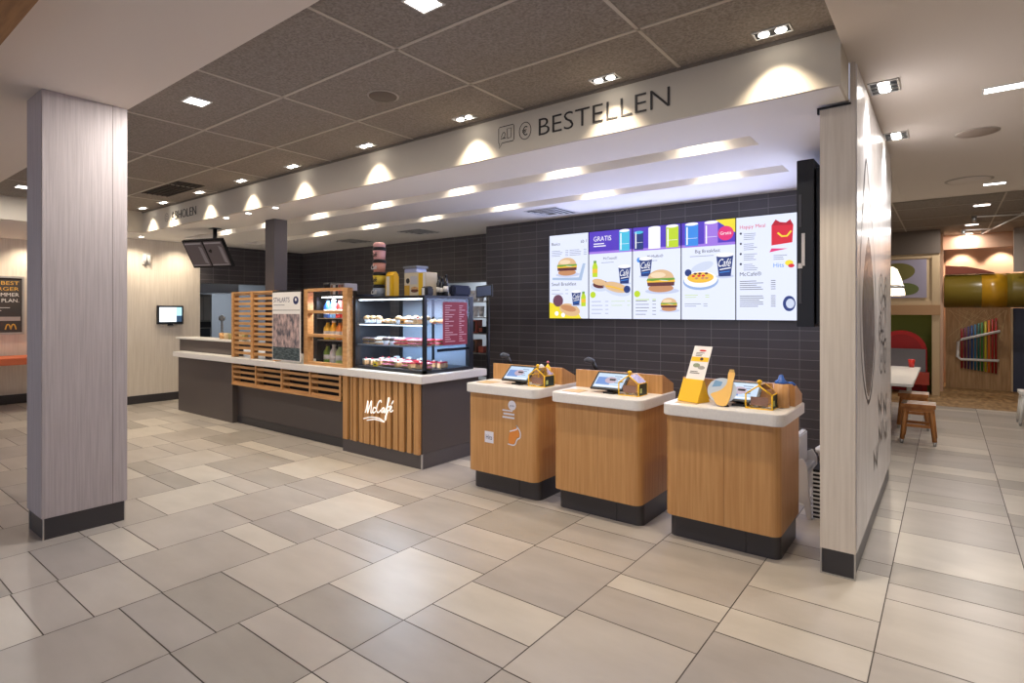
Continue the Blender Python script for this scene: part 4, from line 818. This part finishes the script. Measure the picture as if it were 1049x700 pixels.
# sticker remains on the left kiosk front (badge, tag and outline)
t = thing('front_sticker', (-3.1, 3.84, .45), 'white and orange sticker with a round badge on the front of the leftmost kiosk', 'sticker')
M = frame((-3.25, 3.8385, .44), (1,0,0), (0,0,1)); wht = mat('sticker_white', (230,228,238), .5)
b = MB(wht); b.ell(.305,.355,.042,.042,wht,M); b.text('gratis', .28, .33, .345, m=NAVY, M=M @ Matrix.Translation((0,0,.0006))); b.build('round_badge', t)
b = MB(wht); rect(b, M, .0, .10, .0, .10, wht); b.text('Hits', .015, .085, .03, .07, NAVY, M @ Matrix.Translation((0,0,.0006))); b.build('square_tag', t)
b = MB(wht); rect(b, M, .21, .33, .27, .285, wht); rect(b, M, .20, .31, .30, .312, wht); rect(b, M, .20, .33, .24, .255, wht); b.build('speed_lines', t)
b = MB(mat('sticker_orange', (226,140,60), .5)); b.stroke(spline([(.26,.02),(.33,.02),(.36,.07),(.39,.09),(.39,.14),(.35,.19),(.36,.16),(.28,.13)], 5), .010, m=wht, M=M @ Matrix.Translation((0,0,.0004))); b.prism(spline([(.27,.03),(.325,.03),(.35,.08),(.38,.10),(.375,.14),(.345,.17),(.28,.12)], 4, True), 0, _m['sticker_orange'], M); b.build('orange_shape', t)

# ------------------------------------------------------------ booster seats behind the last kiosk
t = thing('high_chair', (-.90, 4.95, 0), 'white plastic high chair behind the right kiosk', 'high chair')
b = MB(WHITE); b.prism([(0,0),(.05,0),(.06,.14),(.10,.14),(.13,0),(.16,0),(.13,.40),(.10,.46),(.03,.42)], .03, WHITE, frame((-.98, 4.86, 0), (1,0,0), (0,0,1)), bev=.004); b.build('side_leg', t)
b = MB(WHITE); b.prism([(0,0),(.05,0),(.06,.14),(.10,.14),(.13,0),(.16,0),(.13,.40),(.10,.46),(.03,.42)], .03, WHITE, frame((-.98, 5.25, 0), (1,0,0), (0,0,1)), bev=.004); b.build('side_leg', t)
b = MB(WHITE); b.box(-.96, -.86, 4.86, 5.25, .34, .37); b.build('seat', t); b = MB(WHITE); b.box(-.965, -.915, 4.90, 5.22, .37, .62, bev=.01); b.build('backrest', t)
for k in range(12):
    b = MB(WHITE); z = .0+k*.032; b.box(-.825, -.63, 4.86, 5.15, z, z+.012, WHITE); b.box(-.815, -.64, 4.87, 5.14, z+.012, z+.0318, BLACK); tag(b.build('stacked_tray'), 'black and white tray in the stack between the high chair and the partition', 'tray', 'stacked trays')
t = thing('white_bin_head', (-.73, 5.0, .385), 'white ribbed plastic lid on top of the stack of trays', 'lid'); b = MB(WHITE); b.lathe([(.045,.0),(.06,.03),(.07,.10),(.09,.12),(.09,.14),(.05,.17),(0,.175)], (-.73,5.0,.385), 18); b.build('lid_body', t)
b = MB(ANTH2)
for k in range(8): a_ = PI+PI*k/7; b.box(-.73+.066*math.cos(a_)-.004, -.73+.066*math.cos(a_)+.004, 5.0+.07*math.sin(a_)-.002, 5.0+.07*math.sin(a_)+.002, .43, .47)
b.build('ribs', t)

# ------------------------------------------------------------ printed panel on the right side of the partition
gp = thing('wall_graphic', (-.427, 5.2, .165), 'glossy white panel with large grey line drawing on the right face of the partition', 'wall graphic')
m = noisy('glossy_print_white', (222,216,214), (234,230,230), (1,6,1), 2, 3, .24); MB(m).box(-.427, -.421, 3.91, 6.49, .165, 3.07).build('panel', gp)
M = frame((-.4205, 0, 0), (0,1,0), (0,0,1)); dk = mat('graphic_line', (66,60,62), .4); md = noisy('graphic_fill', (88,82,84), (150,144,146), (1,12,1), 5, 3, .25, 0, .3, .7)
leaf = [(4.37,2.59),(4.15,2.145),(4.05,1.77),(4.10,1.41),(4.25,1.155),(4.53,.98),(4.79,1.10),(5.0,1.374),(5.0,1.74),(4.86,2.09),(4.6,2.4)]
b = MB(dk); b.stroke(spline(leaf+[leaf[0],leaf[1]], 8), .03, m=dk, M=M); b.prism(spline([(4.5,2.1),(4.2,1.75),(4.2,1.45),(4.35,1.15),(4.55,1.02),(4.78,1.16),(4.93,1.4),(4.9,1.7),(4.75,1.95)], 6, True), 0, md, M); b.build('leaf_drawing', gp)
b = MB(dk); rnd = random.Random(3)
for cy_, cz_, r in ((5.45,1.72,.20),(5.7,1.5,.26),(5.5,1.25,.22),(5.85,1.2,.18),(5.35,1.45,.12),(5.9,1.75,.16)):
    b.stroke([(cy_+(r*(1-k/40))*math.cos(k*.38), cz_+(r*(1-k/40))*math.sin(k*.38)) for k in range(34)], .022, m=dk, M=M)
b.build('swirl_drawing', gp)
b = MB(dk)
for (y0_, z0_) in ((4.85,.50),(5.25,.62),(5.2,.86),(5.65,.80),(5.7,.55)): b.stroke(spline([(y0_+.3*q/6+.05*math.sin(q*1.9), z0_+.09*math.cos(q*2.6)) for q in range(8)], 5), .03, m=dk, M=M)
b.build('handwriting', gp)

# ------------------------------------------------------------ play area
t = thing('play_booth', (-1.5, 13.42, 0), 'beige framed play booth with a green niche and a red arch', 'play booth')
bg = mat('booth_beige', (196,170,134), .6); b = MB(bg); b.box(-.22, -.10, 13.42, 14.2, 0, 3.15); b.box(-3.0, -.22, 13.425, 13.5, 1.72, 1.80); b.box(-3.0, -.09, 13.39, 13.6, 1.53, 1.719, mat('booth_band', (176,136,96), .6)); b.box(-3.0, -.22, 13.45, 13.5, 1.8, 2.62); b.box(-3.0, -.22, 13.425, 13.5, 2.62, 2.75); b.build('booth_frame', t)
MB(GREEN).box(-3.0, -.22, 14.1, 14.2, 0, 1.53).build('green_wall', t); MB(mat('booth_top_shadow_brown', (104,92,82), .8)).box(-3.0, -.09, 13.39, 13.418, 2.70, 3.15).build('top_band', t)  # top band in shadow brown: the dark soffit's shade is put into its colour
b = MB(RED); b.prism([(-.42+0,.0),(.42,.0)]+[(.42*math.cos(a_*PI/16), .78+.42*math.sin(a_*PI/16)) for a_ in range(17)], .06, mat('arch_red', (206,24,22), .5), frame((-.72, 13.82, .02), (1,0,0), (0,0,1))); b.build('red_arch', t)
MB(mat('arch_inner_red', (176,14,18), .5)).prism([(-.34,.0),(.34,.0)]+[(.34*math.cos(a_*PI/16), .78+.34*math.sin(a_*PI/16)) for a_ in range(17)], .004, None, frame((-.72, 13.755, .02), (1,0,0), (0,0,1))).build('arch_pad', t)
MB(mat('seat_back_grey', (128,128,134), .6)).box(-2.0, -.32, 13.60, 13.66, .42, .86).build('seat_back', t); MB(mat('seat_red', (168,60,44), .6)).box(-2.0, -.26, 13.3, 13.62, .2, .42).build('bench_seat', t)
t = thing('framed_art', (-.9, 13.44, 1.85), 'picture of olive green ellipses on lilac at the top of the play booth', 'picture')
MB(mat('art_lilac', (158,150,168), .6)).box(-2.0, -.30, 13.42, 13.449, 1.86, 2.60).build('sheet', t); b = MB(mat('art_olive', (112,104,48), .6)); M = frame((-.9, 13.4185, 2.2), (1,0,0), (0,0,1))
b.ell(.10,.16,.32,.18,_m['art_olive'],M,rot=.1); b.ell(.26,-.17,.22,.12,mat('art_green', (96,104,52), .6),M); b.ell(-.02,.02,.10,.10,mat('art_red_brown', (110,60,46), .6),M @ Matrix.Translation((0,0,.001))); b.build('ellipses', t)
b = MB(mat('play_back_warm', (200,166,140), .8)); b.box(-.1, 4.5, 15.9, 16.0, 0, 3.15); struct(b.build('wall_play_back'))
b = MB(_m['play_back_warm']); b.box(-.14, -.05, 14.2, 15.9, 0, 3.15); struct(b.build('wall_play_side'))
b = MB(CTILE); b.box(-3, 4.6, 14.6, 16.4, 3.15, 3.22, mat('play_ceiling_warm', (186,150,124), .8)); b.box(-.1, 4.5, 14.6, 14.66, 2.86, 3.15, mat('play_ceiling_warm', (186,150,124), .8)); struct(b.build('ceiling_play_back'))
for i, x in enumerate((.26, .92, 1.6)):
    t = thing('spot_lamp', (x, 15.6, 3.149), 'small spot lamp over the play tunnel, ' + ('left one','middle one','right one')[i], 'ceiling light', 'spots over the play tunnel'); MB(WHITE).lathe([(.05,-.02),(.05,0)], (x,15.6,3.149), 14).build('ring', t); MB(LAMP).lathe([(.035,-.03),(.037,-.02)], (x,15.6,3.149), 12).build('bulb', t); light('SPOT', 'spot', (x, 15.62, 3.08), 60, (1,.8,.62), (math.radians(12),0,0), .03, 80, .5, parent=t)
t = thing('play_tunnel', (1.5, 14.4, 1.64), 'thick olive green play tunnel tube above the colourful pipe wall', 'play tunnel')
b = MB(mat('tunnel_green', (112,96,30), .3)); Mx = Matrix.Translation((-.04,14.4,2.0)) @ Matrix.Rotation(PI/2, 4, 'Y'); b.lathe([(.31,0),(.33,.02),(.33,1.0),(.325,1.02),(.33,1.04),(.33,3.2)], seg=32, M=Mx); b.build('tube', t); MB(mat('tunnel_yellow', (172,128,24), .3)).lathe([(.333,.58),(.333,.95)], seg=32, M=Mx).build('yellow_band', t)
t = thing('red_play_roof', (.2, 14.5, 2.33), 'low reddish brown curved roof piece lying on the play tunnel', 'play roof'); b = MB(mat('roof_rust', (126,56,34), .6)); b.prism([(0,0),(.75,0),(.6,.06),(.35,.13),(0,.17)], .3, None, frame((-.02,14.5,2.34),(1,0,0),(0,0,1))); b.build('roof_shell', t)
t = thing('pipe_wall', (.5, 15.1, 0), 'wooden wall panel with scribbled lines carrying a row of coloured sound pipes', 'play panel')
MB(noisy('plywood', (150,116,76), (176,140,98), (10,10,.8), 3, 4, .6)).box(-.015, 1.03, 15.10, 15.18, 0, 1.68).build('panel', t); b = MB(mat('chalk_line', (200,176,130), .6)); M = frame((-.015, 15.0985, 0), (1,0,0), (0,0,1)); rnd = random.Random(5)
for k in range(16): b.stroke([(rnd.uniform(.02,1.0), 1.62), (rnd.uniform(.02,1.0), rnd.uniform(.95,1.4))], .006, m=None, M=M)
b.build('scribbled_lines', t)
b = MB(WHITE); b.tube([(.86,15.02,1.20),(.26,15.02,1.02),(.19,15.02,.96),(.18,15.02,.66),(.24,15.02,.60),(.84,15.02,.60)], .028, WHITE, 10); b.box(.50,.53,15.04,15.10,.58,.62); b.box(.50,.53,15.04,15.10,1.07,1.13); b.build('white_rail', t)
pc = [(150,20,30),(110,30,70),(80,60,110),(40,80,140),(50,110,150),(30,100,90),(60,120,50),(200,190,40),(220,110,30),(170,30,20),(150,24,20)]
for i, c in enumerate(pc):
    x = .255+.054*i; MB(mat('pipe_%d_%d_%d' % c, c, .4)).lathe([(.019,0),(.019,.92-.1+(.03*i))], (x,15.065,.42-.008*i), 10).build('sound_pipe', t)
b = MB(mat('dark_blue_panel', (52,58,78), .6)); b.box(1.04, 3.2, 15.0, 15.1, 0, 1.66); b.box(1.02, 1.05, 14.98, 15.1, 0, 1.66, bg); struct(b.build('wall_play_dark'))
b = MB(mat('grey_post', (150,138,128), .6)); b.box(.99, 1.5, 14.0, 14.06, 2.33, 3.14); struct(b.build('trim_4'))
# stools, table, lamp
def stool(x, y, rz, label, woodm, white=False):
    t = thing('stool', (x,y,0), label, 'stool', 'stools by the white table'); st = [WHITE, woodm]
    for k in range(6): MB(st[(k+1) % 2] if not white else WHITE).box(x-.17+.0, x+.17, y-.17+k*.057, y-.17+k*.057+.053, .435, .48, bev=.003).build('seat_slat', t)
    b = MB(woodm); b.box(x-.15, x+.15, y-.15, y-.12, .39, .44); b.box(x-.15, x+.15, y+.12, y+.15, .39, .44); b.box(x-.15, x-.12, y-.12, y+.12, .39, .44); b.box(x+.12, x+.15, y-.12, y+.12, .39, .44); b.build('apron', t)
    for sx_ in (-1,1):
        for sy_ in (-1,1):
            b = MB(woodm); b.tube([(x+sx_*.16,y+sy_*.16,.045),(x+sx_*.125,y+sy_*.125,.42)], [.024,.028], None, 4); l = b.build('leg', t); MB(STEEL).lathe([(.016,0),(.018,.05)], (x+sx_*.162,y+sy_*.162,0), 10).build('foot', l)
    b = MB(woodm if not white else WHITE); b.box(x-.14, x+.14, y-.145, y-.125, .20, .235); b.box(x-.14, x+.14, y+.125, y+.145, .20, .235); b.build('stretcher', t)
    return t
wm = noisy('stool_wood', (168,106,52), (190,128,70), (6,6,1), 3, 4, .5)
stool(-.27, 8.52, 0, 'wooden stool with white and brown striped seat at the white table, nearer one', wm); stool(-.36, 9.55, 0, 'wooden striped stool at the white table, standing behind the nearer stool', wm); stool(.98, 10.75, 0, 'white stool cut off by the right edge of the picture', WHITE, True)
t = thing('play_table', (-1.0, 9.3, 0), 'white square table in the play area behind the partition', 'table')
MB(WTOP).box(-1.5, -.31, 8.05, 10.6, .715, .75, bev=.004).build('tabletop', t)
for x, y in ((-.62,9.2),(-.45,10.5),(-1.4,8.2),(-1.4,10.5)): MB(WHITE).box(x-.03, x+.03, y-.03, y+.03, 0, .715).build('leg', t)
b = MB(RED); b.lathe([(.03,0),(.045,.10),(.04,.12)], (-.42,10.5,.751), 12); tag(b.build('red_cup'), 'small red cup on the white play area table', 'cup')
t = thing('pendant_lamp', (-.58, 9.5, 1.8), 'white glowing bell pendant lamp peeking out behind the partition', 'pendant lamp')
m = emis('shade_glow', (255,240,214), 1.4); b = MB(m); b.lathe([(.03,.40),(.08,.36),(.13,.22),(.17,.03),(.165,.0),(.12,.20),(.07,.34)], (-.62,9.5,1.82), 24); b.build('lamp_shade', t); MB(STEEL).lathe([(.172,.10),(.152,.14)], (-.62,9.5,1.82), 24).build('band', t); MB(BLACK).tube([(-.62,9.5,2.2),(-.62,9.5,3.15)], .006).build('cord', t); MB(LAMP).lathe([(0,-.04),(.04,0),(0,.05)], (-.62,9.5,1.92), 14).build('bulb', t)
light('POINT', 'pendant_light', (-.62, 9.5, 1.78), 15, WARM, size=.05, parent=t)
t = thing('ceiling_track', (.6, 12, 3.15), 'thin white track with small spots under the play area ceiling', 'light track'); b = MB(WHITE); b.tube([(.35,11.6,3.10),(.95,11.9,3.12)], .012); b.tube([(.95,11.9,3.12),(.55,14.2,3.10)], .012); b.tube([(.25,13.4,3.10),(.68,13.5,3.10)], .012); b.box(.93,.97,11.88,11.92,3.1,3.149); b.box(.53,.57,14.18,14.22,3.1,3.149); b.build('track', t)
for x, y in ((.35,11.6),(.25,13.4)): MB(STEEL).lathe([(.03,-.06),(.035,.03)], (x,y,3.08), 12).build('spot_head', t)
